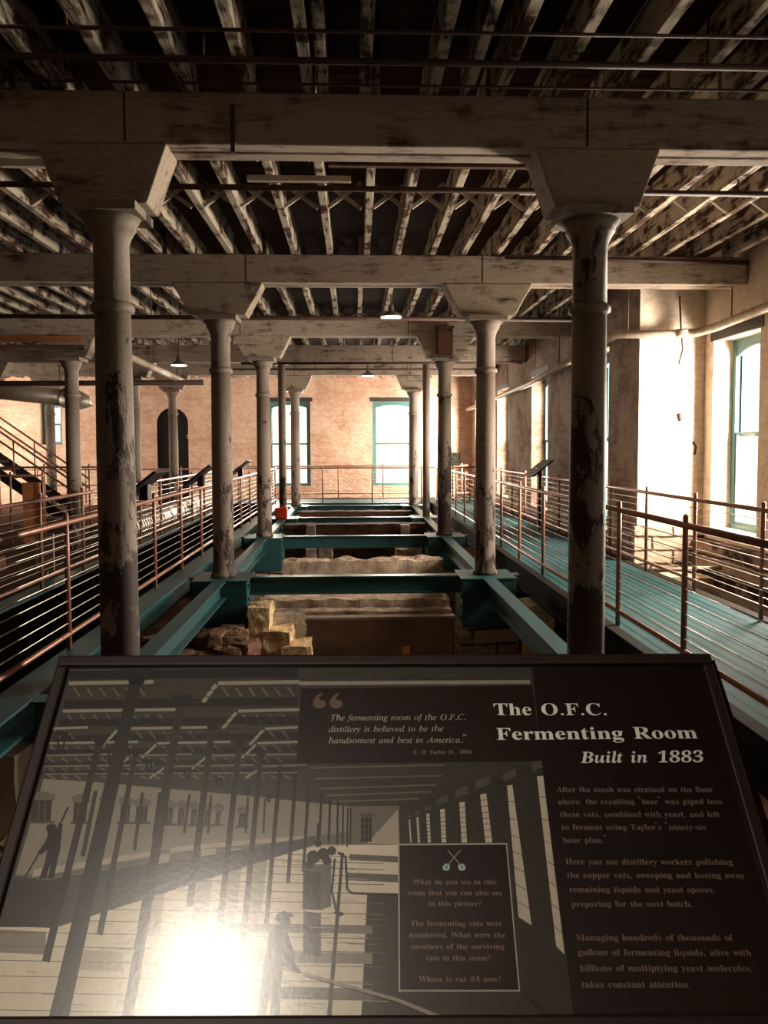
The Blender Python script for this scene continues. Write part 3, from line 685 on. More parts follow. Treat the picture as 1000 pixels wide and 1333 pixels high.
pipe('dark pipe crossing behind the nearest cross beam', [(-5.0, 7.0, 3.98), (4.9, 7.0, 3.94)], .026, 'rust', None, [(-2.2, 7.0, 3.98), (1.6, 7.0, 3.95), (3.5, 7.0, 3.95)])
pipe('dark pipe crossing behind the second cross beam', [(-7.0, 12.4, 3.74), (4.0, 12.4, 3.70)], .035, 'rust', None, [(-3.2, 12.4, 3.74), (0.9, 12.4, 3.7)])
pipe('dark pipe running along the top of the second cross beam at the right', [(1.9, 9.72, 4.04), (XO - .05, 9.72, 3.98)], .028, 'rust')
pipe('dark pipe below the third cross beam in the left aisle', [(-9.5, 13.9, 3.40), (-4.75, 13.9, 3.44)], .05, 'rust')
pipe('dark pipe below the fourth cross beam in the left aisle', [(-11, 17.6, 3.10), (-3.4, 17.6, 3.14)], .06, 'rust', None, [(-6.6, 17.6, 3.1)])
pipe('dark pipe crossing before the fourth cross beam', [(-2.6, 17.9, 3.60), (3.9, 17.9, 3.62)], .03, 'rust')
pipe('dark pipe crossing before the farthest cross beam', [(-4, 21.8, 3.86), (3.9, 21.8, 3.86)], .03, 'rust', None, [(-1.1, 21.8, 3.86), (1.5, 21.8, 3.86)])
pipe('pale painted pipe sloping along the dark right wall', [(XI - .28, 11.25, 3.28), (XI - .22, 17.2, 3.05), (XI - .2, 22.5, 3.0), (XI - .2, 26.5, 2.96)], .06, 'paintpipe', None, [(XI - .28, 12.4, 3.25), (XI - .25, 14.4, 3.17), (XI - .23, 16.4, 3.1), (XI - .22, 19.5, 3.0)])
t = pipe('pale painted pipe elbow crossing the bright return wall', [(XI - .6, 10.85, 3.24), (XO - .55, 10.85, 3.25), (XO - .25, 10.72, 3.25), (XO - .16, 10.3, 3.27), (XO - .16, 8.5, 3.32), (XO - .16, 6.2, 3.38)], .06, 'paintpipe', None, [(XI - .22, 10.85, 3.25), (XO - .16, 9.9, 3.3)])
MB().lathe([(.085, -.05), (.095, -.02), (.095, .03), (.085, .06)], (XO - .42, 10.80, 3.25), 14).build('valve', M['paintpipe'], t)
pipe('pale round pipe sloping away over the left walkway', [(-4.0, 13.3, 3.29), (-4.0, 18.3, 3.22)], .068, 'paintpipe', None, [(-4.0, 13.6, 3.3), (-4.0, 15.6, 3.27), (-4.0, 17.6, 3.24)])
t = thing('ventilation_duct', 'large silver ventilation duct at the left edge', 'duct', (0, 0, 0))
MB().tube([(-12.5, 19.4, 3.32), (-9.0, 19.3, 3.11), (-7.1, 19.2, 2.90)], .20, 20).build('duct_run', M['silver'], t)
for p, q in (((-9.03, 19.3, 3.112), (-8.93, 19.297, 3.102)), ((-10.9, 19.35, 3.224), (-10.8, 19.35, 3.218))): MB().tube([p, q], .215, 20).build('seam_ring', M['silver'], t)
MB().tube([(-7.12, 19.2, 2.905), (-6.85, 19.19, 2.87), (-6.70, 19.18, 2.80), (-6.66, 19.18, 2.66)], [.24, .25, .25, .25], 20).build('elbow', M['silver'], t)
MB().tube([(-9.0, 19.3, 3.28), (-9.0, 19.3, 4.3)], .012, 6).build('hanger', M['rust'], t)
# pendant lamps
for (x, Y, z, lab) in ((.59, 12.3, 3.72, 'lit pendant lamp hanging right of centre behind the second beam, largest of three'), (-3.72, 16.6, 3.42, 'lit pendant lamp hanging at the left above the left walkway'), (.36, 20.4, 3.55, 'lit small pendant lamp hanging near the far windows')):
    t = thing('pendant_lamp', lab, 'lamp', (x, Y, z), 0, 'lit enamel pendant lamps')
    MB().lathe([(.175, 0), (.172, .02), (.10, .07), (.05, .09), (.045, .17), (.03, .20)], n=24).build('lamp_shade', M['enamel'], t)
    MB().lathe([(.16, -.012), (.162, -.002)], n=24).build('lit_disc', M['bulb'], t)
    MB().tube([(0, 0, .19), (0, 0, 4.36 - z)], .012, 8).build('rod', M['rust'], t)

# ================================================================== left aisle
t = thing('staircase', 'dark stairs with handrails climbing to the left at the far left', 'stairs', (0, 0, 0))
ns = 9
for k in range(ns):
    x = -7.35 - .28*k; z = -.1 + .20*k
    MB().box((x - .30, 19.9, z), (x, 21.1, z + .045)).build('tread', M['rust'], t)
for Y in (19.86, 21.14):
    MB().bar((-7.2, Y, -.28), (-10.1, Y, 1.80), .05, .24).build('stringer', M['black'], t)
    for dz in (.95, .70): MB().bar((-7.2, Y, -.12 + dz), (-10.1, Y, 1.95 + dz), .045, .045).build('handrail', M['copper'], t)
    for k in (0, .5, 1): MB().tube([(-7.2 - 2.9*k, Y, -.2 + 2.07*k), (-7.2 - 2.9*k, Y, .85 + 2.07*k)], .02, 8).build('baluster', M['copper'], t)
t = railing('copper railing of the landing in front of the stairs', 'x', 16.0, -8.0, -6.38, [-8.0, -7.65, -7.05, -6.40], base=-.28, ht=1.42, ncab=0, low=.18)
t = railing('dark railing running behind the stair landing', 'x', 17.6, -9.0, -5.4, [-9, -8, -7, -6], base=-.28, ht=1.55, ncab=0, low=.2)
o = MB().box((-6.86, 16.1, -.28), (-6.50, 16.13, .96)).build('plywood_sheet', M['ply']); tag(o, 'orange plywood sheet standing at the stair landing', 'sheet')
o = MB().box((-4.36, 10.6, -.02), (-4.12, 10.63, .50)).box((-4.26, 10.63, -.28), (-4.22, 10.66, .45)).build('notice_sheet', M['paper']); tag(o, 'pale sheet propped outside the left walkway railing', 'sheet')
t = thing('floor_duct', 'ribbed silver pipe lying on the left aisle floor', 'pipe', (0, 0, 0))
MB().tube([(-4.75, 15.8, -.03), (-4.75, 23.0, -.03)], .24, 18).build('duct_run', M['silver'], t)
for k in range(14):
    y = 15.9 + .18*k if k < 8 else 17.6 + .75*(k-7)
    MB().tube([(-4.75, y, -.03), (-4.75, y + .06, -.03)], .262, 18).build('rib', M['silver'], t)
for k, (x, Y, w, d, h, lab) in enumerate(((-6.6, 12.0, 1.9, 1.2, .22, 'low dark stone slab on the left aisle floor'), (-8.2, 13.3, 1.8, 1.4, .36, 'dark stone platform at the left edge'), (-6.9, 19.0, 1.0, .8, .25, 'dark stone block near the stairs'), (-4.55, 21.2, .3, .4, .42, 'small pale box on the left aisle floor'), (-5.9, 23.3, 1.6, .6, .18, 'pale step below the arched door'))):
    o = MB().rock((x, Y, -.28 + h/2 - .02), (w, d, h + .06), k + 2, 8, .05, 0, False, .92).build('stone_block', M['rubble_dark'] if k < 3 else M['concrete']); tag(o, lab, 'stone')

# reading panels on the railings
def reading_panel(lab, x, Y, z, face, post0=None, mat='black', w=.62, h=.46, tilt=38, top=None):
    """panel whose face tilts towards 'face' (+1: +x, -1: -x, 0: towards the viewer)"""
    rz = {1: PI/2, -1: -PI/2, 0: 0}[face]
    t = thing('reading_panel', lab, 'panel', (x, Y, z), rz, 'tilted reading panels on the railings')
    s, c = math.sin(R(tilt)), math.cos(R(tilt))
    e = MB().prism([(-h/2*c, -h/2*s), (h/2*c, h/2*s), (h/2*c - .03*s, h/2*s + .03*c), (-h/2*c - .03*s, -h/2*s + .03*c)], 'x', -w/2, w/2); e.build('board', M[mat], t, bevel=.004)
    if top:
        m_ = MB().prism([(-h*.45*c - .032*s, -h*.45*s + .032*c), (h*.45*c - .032*s, h*.45*s + .032*c), (h*.45*c - .036*s, h*.45*s + .036*c), (-h*.45*c - .036*s, -h*.45*s + .036*c)], 'x', -w*.45, w*.45); m_.build('print', M[top], t)
    for u in (-.05, .05): MB().box((u - .022, -.02, -z + (post0 or 0)), (u + .022, .02, .02)).build('post', M['black'], t)
    MB().box((-.08, -.045, -.16), (.08, .045, .012)).build('bracket', M['black'], t)
    return t
reading_panel('black tilted panel on the left inner railing just right of the big left column', -2.36, 8.75, 1.235, -1, 1.06, w=.62, h=.50)
reading_panel('dark tilted panel on the left inner railing, second from the front', -2.36, 11.9, 1.235, -1, 1.06, w=.62, h=.50)
reading_panel('dark tilted panel on the left inner railing, farthest of three', -2.36, 16.0, 1.235, -1, 1.06, w=.62, h=.50)
reading_panel('dark tilted panel on a post at the right walkway railing', 3.72, 15.4, 1.22, -1, -.02, w=.8, h=.52, mat='signframe')
reading_panel('pale blue and white panel near the far right corner', 3.05, 24.2, 1.28, 0, -.02, w=.56, h=.44, mat='black', top='blueprint', tilt=65)

# glyph outlines: advance width, then closed outlines as x,y,x,y...
GLYPHS = {"b#":[87,[15,0,20,28,3,28,3,37,22,37,26,59,8,59,8,67,28,67,33,96,43,96,38,67,57,67,62,96,72,96,66,67,83,67,83,59,64,59,60,37,79,37,79,28,59,28,53,0,44,0,49,28,30,28,25,0],[32,37,51,37,55,59,36,59]],
"b,":[36,[6,-17,9,-1,11,8,12,16,25,16,26,14,24,7,21,-2,17,-10,14,-17]],
"b-":[43,[5,31,5,41,38,41,38,31]],
"b.":[36,[18,-2,15,-1,12,0,10,3,10,7,10,11,12,14,15,16,18,16,21,16,24,14,26,11,26,7,26,3,24,0,21,-1]],
"b1":[75,[13,0,13,7,24,7,27,8,29,9,30,12,31,16,31,83,26,78,22,73,17,70,13,69,10,70,8,72,6,75,6,79,10,80,15,82,20,85,26,89,36,96,51,96,51,16,51,12,52,9,54,8,58,7,69,7,69,0]],
"b3":[75,[33,-1,23,-1,16,1,11,4,7,7,5,11,4,15,5,19,7,23,11,25,15,25,16,18,20,12,25,9,32,8,36,8,40,10,43,12,46,16,48,21,48,28,47,35,43,40,36,44,27,45,19,45,19,54,28,54,36,55,41,59,44,65,45,73,44,80,42,85,39,88,34,89,30,88,27,86,24,83,23,78,23,73,22,68,15,69,9,71,6,75,5,80,7,87,12,92,22,96,35,97,47,96,57,92,63,85,66,75,64,67,60,60,53,55,45,51,50,50,56,48,61,44,65,40,68,35,69,28,68,20,66,14,62,9,58,5,52,2,46,0,39,-1]],
"b4":[75,[24,0,24,7,28,7,32,8,36,9,38,12,39,17,39,25,2,25,2,33,40,96,59,96,59,34,73,34,73,25,59,25,59,17,59,12,62,9,65,8,70,7,71,7,71,0],[11,34,39,34,39,57,39,70,40,83,38,79,35,73,32,68,29,64]],
"b5":[75,[33,-1,24,-1,17,1,12,4,8,7,6,11,5,15,6,19,8,22,12,24,16,24,16,20,18,17,19,13,22,10,26,9,31,8,35,9,39,10,42,13,45,17,47,22,47,30,46,38,43,45,37,48,29,49,24,49,21,49,14,47,8,49,12,96,63,96,64,71,56,71,55,76,53,80,52,81,49,81,21,81,19,56,25,58,34,58,48,56,59,51,66,42,68,30,67,22,65,15,61,10,56,5,51,2,45,0,39,-1]],
"b8":[75,[37,-1,26,0,18,2,12,6,8,11,5,18,4,24,5,32,9,39,16,44,24,48,17,53,11,59,8,65,7,73,8,79,10,85,14,90,20,94,28,96,38,97,51,96,60,91,65,83,67,74,66,67,62,61,56,56,49,52,59,46,66,40,70,33,71,25,69,14,62,6,51,0],[41,57,45,60,48,63,49,68,50,74,50,78,49,81,47,85,44,87,41,89,37,89,33,88,29,85,27,80,26,74,27,68,30,64,34,60],[37,6,44,7,48,11,51,16,52,23,51,29,48,34,42,38,33,43,29,40,25,36,23,30,22,24,23,17,26,11,31,8]],
"b?":[58,[19,27,19,31,19,35,20,39,21,43,23,46,26,50,30,53,38,61,41,64,42,67,43,70,44,73,42,79,39,83,34,86,27,87,21,86,16,85,11,83,6,81,2,91,7,93,13,95,20,97,28,97,39,96,48,91,53,83,55,74,54,68,53,63,51,59,47,56,43,52,39,48,35,45,32,42,30,39,29,36,28,33,28,29,28,27],[24,-2,21,-1,18,0,16,3,16,7,16,11,18,14,21,16,24,16,27,16,30,14,32,11,32,7,32,3,30,0,27,-1]],
"bA":[87,[-2,0,-2,4,2,4,5,6,7,9,10,15,41,93,45,93,77,17,80,11,82,7,85,4,89,4,89,0,46,0,46,4,54,5,57,9,56,12,55,16,51,26,21,26,16,14,15,12,15,10,17,5,25,4,26,4,26,0],[23,32,48,32,35,64]],
"bB":[89,[3,0,3,3,9,4,12,6,14,10,15,16,15,74,15,79,14,82,12,85,10,87,7,87,3,88,3,91,44,91,64,89,75,82,79,70,77,60,70,54,57,49,72,45,81,37,84,26,81,15,74,7,63,2,48,0],[36,50,38,50,47,51,53,54,56,60,57,69,56,77,54,82,50,86,43,87,40,86,38,85,37,82,36,78],[44,5,52,6,57,10,59,16,60,26,59,35,55,42,49,45,39,46,36,46,36,13,37,9,38,7,40,5]],
"bC":[94,[51,-2,39,-1,27,4,18,11,11,21,7,32,5,46,7,59,11,70,18,80,28,87,39,92,52,93,62,92,73,88,78,87,82,89,84,93,87,93,87,62,84,62,78,73,71,81,63,87,53,89,40,84,31,69,29,45,32,23,41,9,56,5,64,6,72,9,79,14,86,21,89,18,79,7,66,0]],
"bE":[88,[3,0,3,3,9,4,12,6,14,10,15,16,15,74,14,81,12,85,9,87,3,88,3,91,80,91,80,64,77,64,74,75,68,81,59,85,46,86,40,86,37,83,37,78,37,49,39,49,46,50,52,54,55,60,58,69,61,69,61,24,57,24,56,31,55,36,52,40,48,43,43,44,37,44,37,44,37,13,37,9,38,7,41,6,46,6,55,6,63,8,69,11,74,15,79,21,82,29,86,29,80,0]],
"bF":[81,[3,0,3,3,9,5,12,7,14,11,15,17,15,75,14,81,12,85,9,87,3,88,3,91,79,91,79,64,75,64,74,71,71,77,67,81,62,84,55,86,46,86,40,86,37,84,36,80,36,49,38,49,46,51,51,54,55,60,57,69,60,69,60,24,57,24,55,34,51,40,46,44,38,45,36,45,36,16,37,12,38,9,39,6,42,5,46,4,51,3,51,0]],
"bH":[105,[3,0,3,3,9,4,12,6,14,10,15,16,15,76,14,81,12,85,9,87,3,88,3,91,48,91,48,88,44,87,41,86,39,85,37,83,37,80,36,76,36,50,68,50,68,76,68,80,67,83,66,85,64,86,61,87,56,88,56,91,101,91,101,88,96,87,92,85,90,81,90,76,90,16,90,10,92,7,96,4,101,3,101,0,56,0,56,3,62,4,66,6,68,10,68,16,68,44,36,44,36,16,37,10,39,6,42,4,48,3,48,0]],
"bJ":[66,[22,-13,16,-12,10,-11,6,-8,2,-4,0,0,-1,5,0,9,2,12,5,14,9,15,13,14,16,12,18,9,19,6,18,3,17,0,15,-4,17,-7,21,-8,25,-7,28,-5,29,-1,30,4,30,73,29,78,28,82,27,84,24,86,21,87,16,88,16,91,63,91,63,88,58,87,55,86,53,85,52,82,51,78,51,73,51,18,48,1,38,-10]],
"bM":[127,[3,0,3,3,9,4,12,6,14,10,15,16,15,76,15,80,14,83,13,85,11,86,7,87,3,88,3,91,37,91,63,28,90,91,123,91,123,88,118,87,115,85,113,81,112,76,112,17,112,12,113,9,114,6,116,5,119,4,123,3,123,0,79,0,79,3,83,4,87,5,89,6,90,9,91,12,91,17,91,80,58,0,54,0,21,78,21,16,22,10,24,6,28,4,34,3,34,0]],
"bO":[105,[52,-2,43,-1,34,1,26,6,19,12,13,19,9,27,6,36,6,46,6,55,9,64,13,72,19,79,26,85,34,90,43,92,53,93,63,92,71,90,79,85,86,80,92,73,96,65,99,55,100,46,99,36,96,27,92,19,86,12,79,6,71,1,62,-1],[53,2,66,7,73,22,76,46,75,59,73,69,70,78,62,86,52,89,39,84,32,69,29,46,30,33,32,22,35,13,43,5]],
"bR":[95,[3,0,3,3,9,4,12,6,14,10,15,16,15,76,14,81,12,85,9,87,3,88,3,91,43,91,56,90,66,88,73,85,81,78,83,67,81,57,74,50,63,45,86,10,90,5,93,4,96,3,96,3,96,0,68,0,40,42,36,42,36,16,37,10,39,6,42,4,48,3,48,0],[36,47,41,47,50,48,56,52,60,58,61,67,57,81,45,86,40,86,38,84,37,82,36,77]],
"bT":[85,[18,0,18,3,25,4,28,6,30,10,31,16,31,87,30,87,20,85,13,81,8,73,6,64,2,64,2,91,82,91,82,63,79,63,75,76,67,84,54,87,53,87,53,16,53,10,55,6,59,4,66,3,66,0]],
"bW":[122,[34,-2,6,79,5,83,3,85,1,87,-3,88,-3,91,36,91,36,88,32,87,30,86,29,85,28,82,28,79,30,75,45,31,60,71,57,80,56,84,53,86,50,87,46,88,46,91,88,91,88,88,81,86,79,82,80,77,95,33,108,74,109,78,110,81,109,84,108,86,105,87,101,88,101,91,125,91,125,88,121,87,119,84,117,81,115,76,89,-2,86,-2,63,62,38,-2]],
"ba":[69,[51,-2,43,0,40,7,30,0,19,-2,13,-1,8,2,5,7,4,13,6,21,13,27,24,33,40,38,40,48,39,53,37,56,34,58,30,59,23,58,21,55,23,51,24,49,25,46,24,43,22,40,19,39,15,38,12,39,9,41,7,44,7,47,7,52,10,56,14,59,19,62,25,63,32,64,45,62,53,58,57,52,59,42,59,12,59,8,61,7,64,8,66,6,59,0],[30,7,35,8,37,10,40,13,40,34,28,28,24,17,25,9]],
"bb":[72,[9,-2,9,78,8,83,7,86,5,87,2,88,2,91,28,91,28,56,35,62,44,64,51,63,57,60,62,55,65,49,68,42,68,33,67,24,65,15,60,8,54,3,47,-1,38,-2,30,0,21,6,11,-2],[37,3,43,5,46,10,48,19,49,32,48,43,46,50,42,55,37,56,34,55,31,54,29,51,28,48,28,14,30,6]],
"bc":[59,[31,-2,24,-1,17,2,12,7,8,14,5,21,4,30,5,39,8,47,13,54,19,59,27,63,35,64,44,63,50,60,54,55,55,49,55,46,53,43,51,41,47,41,41,43,39,50,39,52,39,54,38,58,34,59,25,54,22,37,24,25,27,15,33,10,41,8,48,9,54,14,57,12,45,2]],
"bd":[74,[28,-2,21,-1,16,2,11,7,7,13,5,21,4,29,5,39,7,47,11,54,16,59,22,63,29,64,38,62,45,56,45,80,44,84,42,86,40,87,35,88,35,91,64,91,64,15,64,11,65,8,67,6,71,6,71,2,59,1,45,-2,45,8,38,0],[34,6,37,6,40,8,43,11,45,15,45,48,43,51,41,54,38,56,35,56,29,55,26,50,24,42,24,31,24,20,26,12,29,7]],
"be":[60,[31,-2,23,-1,17,2,12,7,7,14,5,22,4,31,5,40,8,48,12,55,17,60,24,63,31,64,42,62,50,56,55,47,57,35,57,33,23,33,28,15,40,8,47,11,54,17,57,15,50,5,41,0],[23,38,40,38,40,43,40,50,39,55,36,58,32,59,25,55,23,41]],
"bf":[43,[3,0,3,3,8,4,10,7,10,10,10,15,10,55,3,55,3,62,10,62,10,71,12,80,17,87,25,91,35,93,42,92,48,89,51,85,53,80,52,76,50,73,48,72,45,71,42,72,39,73,37,75,37,78,37,81,39,84,39,85,39,87,39,88,36,89,33,88,31,86,30,83,30,78,30,62,41,62,41,55,30,55,30,13,30,8,32,5,35,4,40,3,40,0]],
"bg":[65,[29,-28,18,-27,10,-24,4,-20,3,-15,6,-9,14,-5,7,0,5,6,6,11,8,15,13,18,20,22,8,30,4,42,5,48,8,54,12,58,18,61,24,63,31,64,39,63,47,61,63,61,63,54,54,54,57,47,58,41,58,35,55,30,52,26,47,23,41,21,34,21,31,21,28,21,25,20,22,19,21,17,20,14,22,11,28,10,35,10,45,9,52,8,57,6,61,3,62,-2,63,-7,61,-16,54,-23,44,-27],[31,25,36,26,38,29,39,35,40,42,39,50,38,55,36,58,31,59,27,58,25,55,23,50,23,42,23,35,25,29,27,26],[32,-23,48,-21,53,-13,52,-10,50,-8,46,-7,41,-7,19,-7,16,-10,15,-15,16,-18,19,-21,24,-23]],
"bh":[76,[4,0,4,3,7,4,9,5,10,7,10,11,10,80,10,83,9,86,7,87,4,88,4,91,30,91,30,53,38,61,49,64,62,58,66,42,66,11,66,8,67,5,69,4,73,3,73,0,40,0,40,3,41,3,46,5,47,11,47,43,47,48,46,52,44,54,41,54,35,52,30,47,30,11,30,8,31,5,33,4,36,3,36,0]],
"bi":[40,[20,72,16,73,13,75,11,79,10,82,11,86,13,90,16,92,20,93,24,92,27,90,29,86,30,82,29,79,27,75,24,73],[4,0,4,3,7,4,9,5,10,7,10,11,10,50,10,54,9,57,7,58,4,59,4,62,30,62,30,11,30,8,31,5,33,4,36,3,36,0]],
"bk":[72,[3,0,3,3,7,4,9,5,10,8,10,11,10,80,10,83,9,86,8,87,4,88,4,91,30,91,30,34,45,50,48,53,49,56,47,58,42,59,41,59,41,62,69,62,69,59,62,57,55,52,44,42,69,7,72,4,75,3,75,0,42,0,42,3,43,3,47,4,48,6,46,10,33,29,30,27,30,11,30,8,31,5,33,4,36,3,36,0]],
"bl":[40,[4,0,4,3,7,4,9,5,10,7,10,11,10,80,10,83,9,86,8,87,4,88,4,91,30,91,30,11,30,8,31,5,33,4,36,3,36,0]],
"bm":[111,[4,0,4,3,7,4,9,5,10,7,10,11,10,51,10,54,9,57,7,58,4,59,4,62,29,62,29,53,38,61,47,64,58,61,64,52,73,61,84,64,96,58,101,42,101,11,101,8,102,5,104,4,107,3,107,0,75,0,75,3,79,4,81,5,82,8,82,11,82,43,82,48,81,52,79,54,75,54,70,53,65,47,65,11,65,8,66,5,68,4,71,3,71,0,40,0,40,3,43,4,45,5,46,8,46,11,46,43,46,48,45,52,43,54,40,54,34,52,29,47,29,11,30,8,30,5,32,4,35,3,35,0]],
"bn":[76,[4,0,4,3,7,4,9,5,10,7,10,11,10,51,10,54,9,57,7,58,4,59,4,62,30,62,30,53,38,61,49,64,62,58,66,42,66,11,66,8,67,5,69,4,73,3,73,0,40,0,40,3,41,3,46,5,47,11,47,43,47,48,46,52,44,54,41,54,35,52,30,47,30,11,30,8,31,5,33,4,36,3,36,0]],
"bo":[67,[34,-2,25,-1,18,2,12,7,8,14,5,22,4,31,5,40,8,48,12,54,18,59,25,63,34,64,42,63,49,60,55,55,60,48,62,40,63,31,62,22,60,14,55,7,49,2,42,-1],[34,2,39,4,42,8,43,11,43,16,44,23,44,31,43,45,42,54,38,58,34,60,29,58,26,54,24,45,23,31,24,23,24,16,25,11,26,8,29,4]],
"bp":[74,[3,-28,3,-25,6,-24,8,-23,10,-20,10,-13,10,49,10,54,9,57,7,58,4,59,4,62,29,62,29,53,36,61,46,64,53,63,59,60,63,55,67,48,69,41,70,32,69,23,67,14,63,8,58,2,52,-1,45,-2,37,0,30,6,30,-12,30,-16,30,-20,32,-22,33,-24,36,-24,39,-25,39,-28],[39,6,44,7,48,12,50,20,51,31,50,42,48,50,45,54,40,56,34,53,30,47,30,14,33,8]],
"bq":[73,[35,-28,35,-25,40,-24,43,-23,44,-20,45,-17,45,6,37,0,28,-2,22,-1,16,2,11,7,7,13,5,20,4,29,5,38,8,47,13,54,19,59,26,63,34,64,43,62,51,56,62,64,64,64,64,-17,64,-20,65,-23,67,-24,71,-25,71,-28],[36,6,39,6,42,8,44,10,45,13,45,48,43,56,36,59,30,57,26,52,24,44,23,31,24,20,26,12,30,7]],
"br":[57,[4,0,4,3,7,4,9,5,10,7,10,11,10,50,10,55,9,57,7,58,4,59,4,62,29,62,29,50,33,56,37,60,42,63,47,64,52,63,55,61,57,57,58,53,57,50,56,47,53,45,50,44,47,45,44,46,41,50,40,51,38,52,35,51,32,48,30,44,30,38,30,11,30,7,32,5,35,4,39,3,39,0]],
"bs":[58,[30,-2,24,-1,17,1,15,2,12,1,10,-2,7,-2,7,21,11,21,13,14,17,8,22,4,28,3,32,4,36,5,38,8,38,12,37,17,31,21,21,26,15,30,11,34,8,39,7,44,9,52,13,58,20,62,28,64,33,63,40,62,41,61,43,61,45,62,46,64,49,64,49,44,46,44,43,51,39,55,35,58,30,59,26,59,23,57,22,55,21,52,21,49,23,46,26,44,29,42,38,38,44,34,48,30,51,25,51,19,50,10,46,4,39,-1]],
"bt":[46,[25,-2,18,-1,13,2,11,7,10,14,10,56,4,56,4,60,11,67,18,74,22,80,26,85,29,85,29,62,42,62,42,56,29,56,29,16,29,13,30,10,31,9,34,8,38,10,41,15,44,13,36,2]],
"bu":[75,[26,-2,18,-1,13,3,10,10,9,19,9,50,9,54,8,56,6,58,2,59,2,62,28,62,28,15,29,12,30,9,32,8,35,7,41,9,46,13,46,50,45,54,44,57,42,58,38,59,38,62,65,62,65,14,65,10,66,8,68,7,72,6,72,3,60,1,46,-2,46,8,42,4,37,1,32,-1]],
"bv":[61,[28,-2,8,50,4,56,2,58,-1,59,-1,62,33,62,33,59,31,59,27,58,26,55,26,54,37,24,47,51,48,54,46,58,41,59,41,62,61,62,61,59,58,58,56,56,54,53,52,49,32,-2]],
"bw":[87,[24,-2,3,53,1,57,-2,59,-2,62,28,62,28,59,24,58,23,55,23,53,24,51,33,25,42,47,40,53,38,58,36,59,34,59,34,62,65,62,65,59,60,58,59,55,59,54,60,52,67,28,76,51,77,55,76,58,71,59,71,62,89,62,89,59,87,58,85,57,82,52,61,-2,58,-2,45,39,28,-2]],
"bx":[64,[1,0,1,3,7,6,12,11,25,27,9,53,5,57,1,59,1,62,34,62,34,59,29,58,28,56,30,52,37,41,45,51,46,54,47,56,45,58,40,59,40,62,62,62,62,59,57,57,51,51,40,37,58,7,61,4,64,3,64,0,31,0,31,3,36,4,37,6,36,9,35,12,28,23,19,12,18,9,17,7,18,4,23,3,24,3,24,0]],
"by":[60,[10,-28,6,-27,2,-25,-1,-21,-1,-17,-1,-13,1,-11,4,-9,7,-8,10,-8,13,-10,14,-12,15,-15,15,-16,15,-17,17,-20,20,-18,23,-15,26,-9,28,-1,7,50,5,55,3,57,-1,59,-1,59,-1,62,32,62,32,59,27,58,26,55,26,53,27,51,37,24,46,48,47,52,48,55,46,58,41,59,41,62,60,62,60,59,57,58,55,56,54,53,52,48,32,-5,29,-13,26,-19,23,-23,19,-26,15,-28]],
"b’":[30,[25,126,24,130,22,133,19,135,15,136,11,135,8,133,6,130,5,126,8,118,14,117,16,111,10,103,12,100,21,108,25,119]],
"b“":[56,[6,112,7,108,9,105,12,103,16,102,20,103,23,105,25,108,26,112,23,120,17,121,14,127,21,135,19,138,10,130,6,119],[31,112,32,108,34,105,37,103,41,102,45,103,48,105,50,108,51,112,48,120,42,121,40,127,46,135,44,138,35,130,31,119]],
"b”":[56,[25,126,24,130,22,133,19,135,15,136,11,135,8,133,6,130,5,126,8,118,14,117,16,111,10,103,12,100,21,108,25,119],[50,126,49,130,47,133,44,135,40,136,36,135,33,133,31,130,30,126,33,118,39,117,42,111,35,103,37,100,46,108,50,119]],
"i.":[36,[18,-2,15,-1,12,0,10,3,10,7,10,11,12,14,15,16,18,16,21,16,24,14,26,11,26,7,26,3,24,0,21,-1]],
"i1":[75,[13,0,13,7,24,7,27,8,29,9,30,12,31,16,31,83,26,78,22,73,17,70,13,69,10,70,8,72,6,75,6,79,10,80,15,82,20,85,26,89,36,96,51,96,51,16,51,12,52,9,54,8,58,7,69,7,69,0]],
"i3":[75,[33,-1,23,-1,16,1,11,4,7,7,5,11,4,15,5,19,7,23,11,25,15,25,16,18,20,12,25,9,32,8,36,8,40,10,43,12,46,16,48,21,48,28,47,35,43,40,36,44,27,45,19,45,19,54,28,54,36,55,41,59,44,65,45,73,44,80,42,85,39,88,34,89,30,88,27,86,24,83,23,78,23,73,22,68,15,69,9,71,6,75,5,80,7,87,12,92,22,96,35,97,47,96,57,92,63,85,66,75,64,67,60,60,53,55,45,51,50,50,56,48,61,44,65,40,68,35,69,28,68,20,66,14,62,9,58,5,52,2,46,0,39,-1]],
"i8":[75,[37,-1,26,0,18,2,12,6,8,11,5,18,4,24,5,32,9,39,16,44,24,48,17,53,11,59,8,65,7,73,8,79,10,85,14,90,20,94,28,96,38,97,51,96,60,91,65,83,67,74,66,67,62,61,56,56,49,52,59,46,66,40,70,33,71,25,69,14,62,6,51,0],[41,57,45,60,48,63,49,68,50,74,50,78,49,81,47,85,44,87,41,89,37,89,33,88,29,85,27,80,26,74,27,68,30,64,34,60],[37,6,44,7,48,11,51,16,52,23,51,29,48,34,42,38,33,43,29,40,25,36,23,30,22,24,23,17,26,11,31,8]],
"iA":[93,[-17,0,-16,3,-8,5,0,11,21,36,71,95,74,95,71,12,71,7,73,5,77,3,82,3,82,0,44,0,45,3,46,3,51,3,55,5,56,9,57,16,58,32,27,32,23,30,13,18,8,11,6,7,7,5,9,3,11,3,16,3,15,0],[29,37,58,37,60,73]],
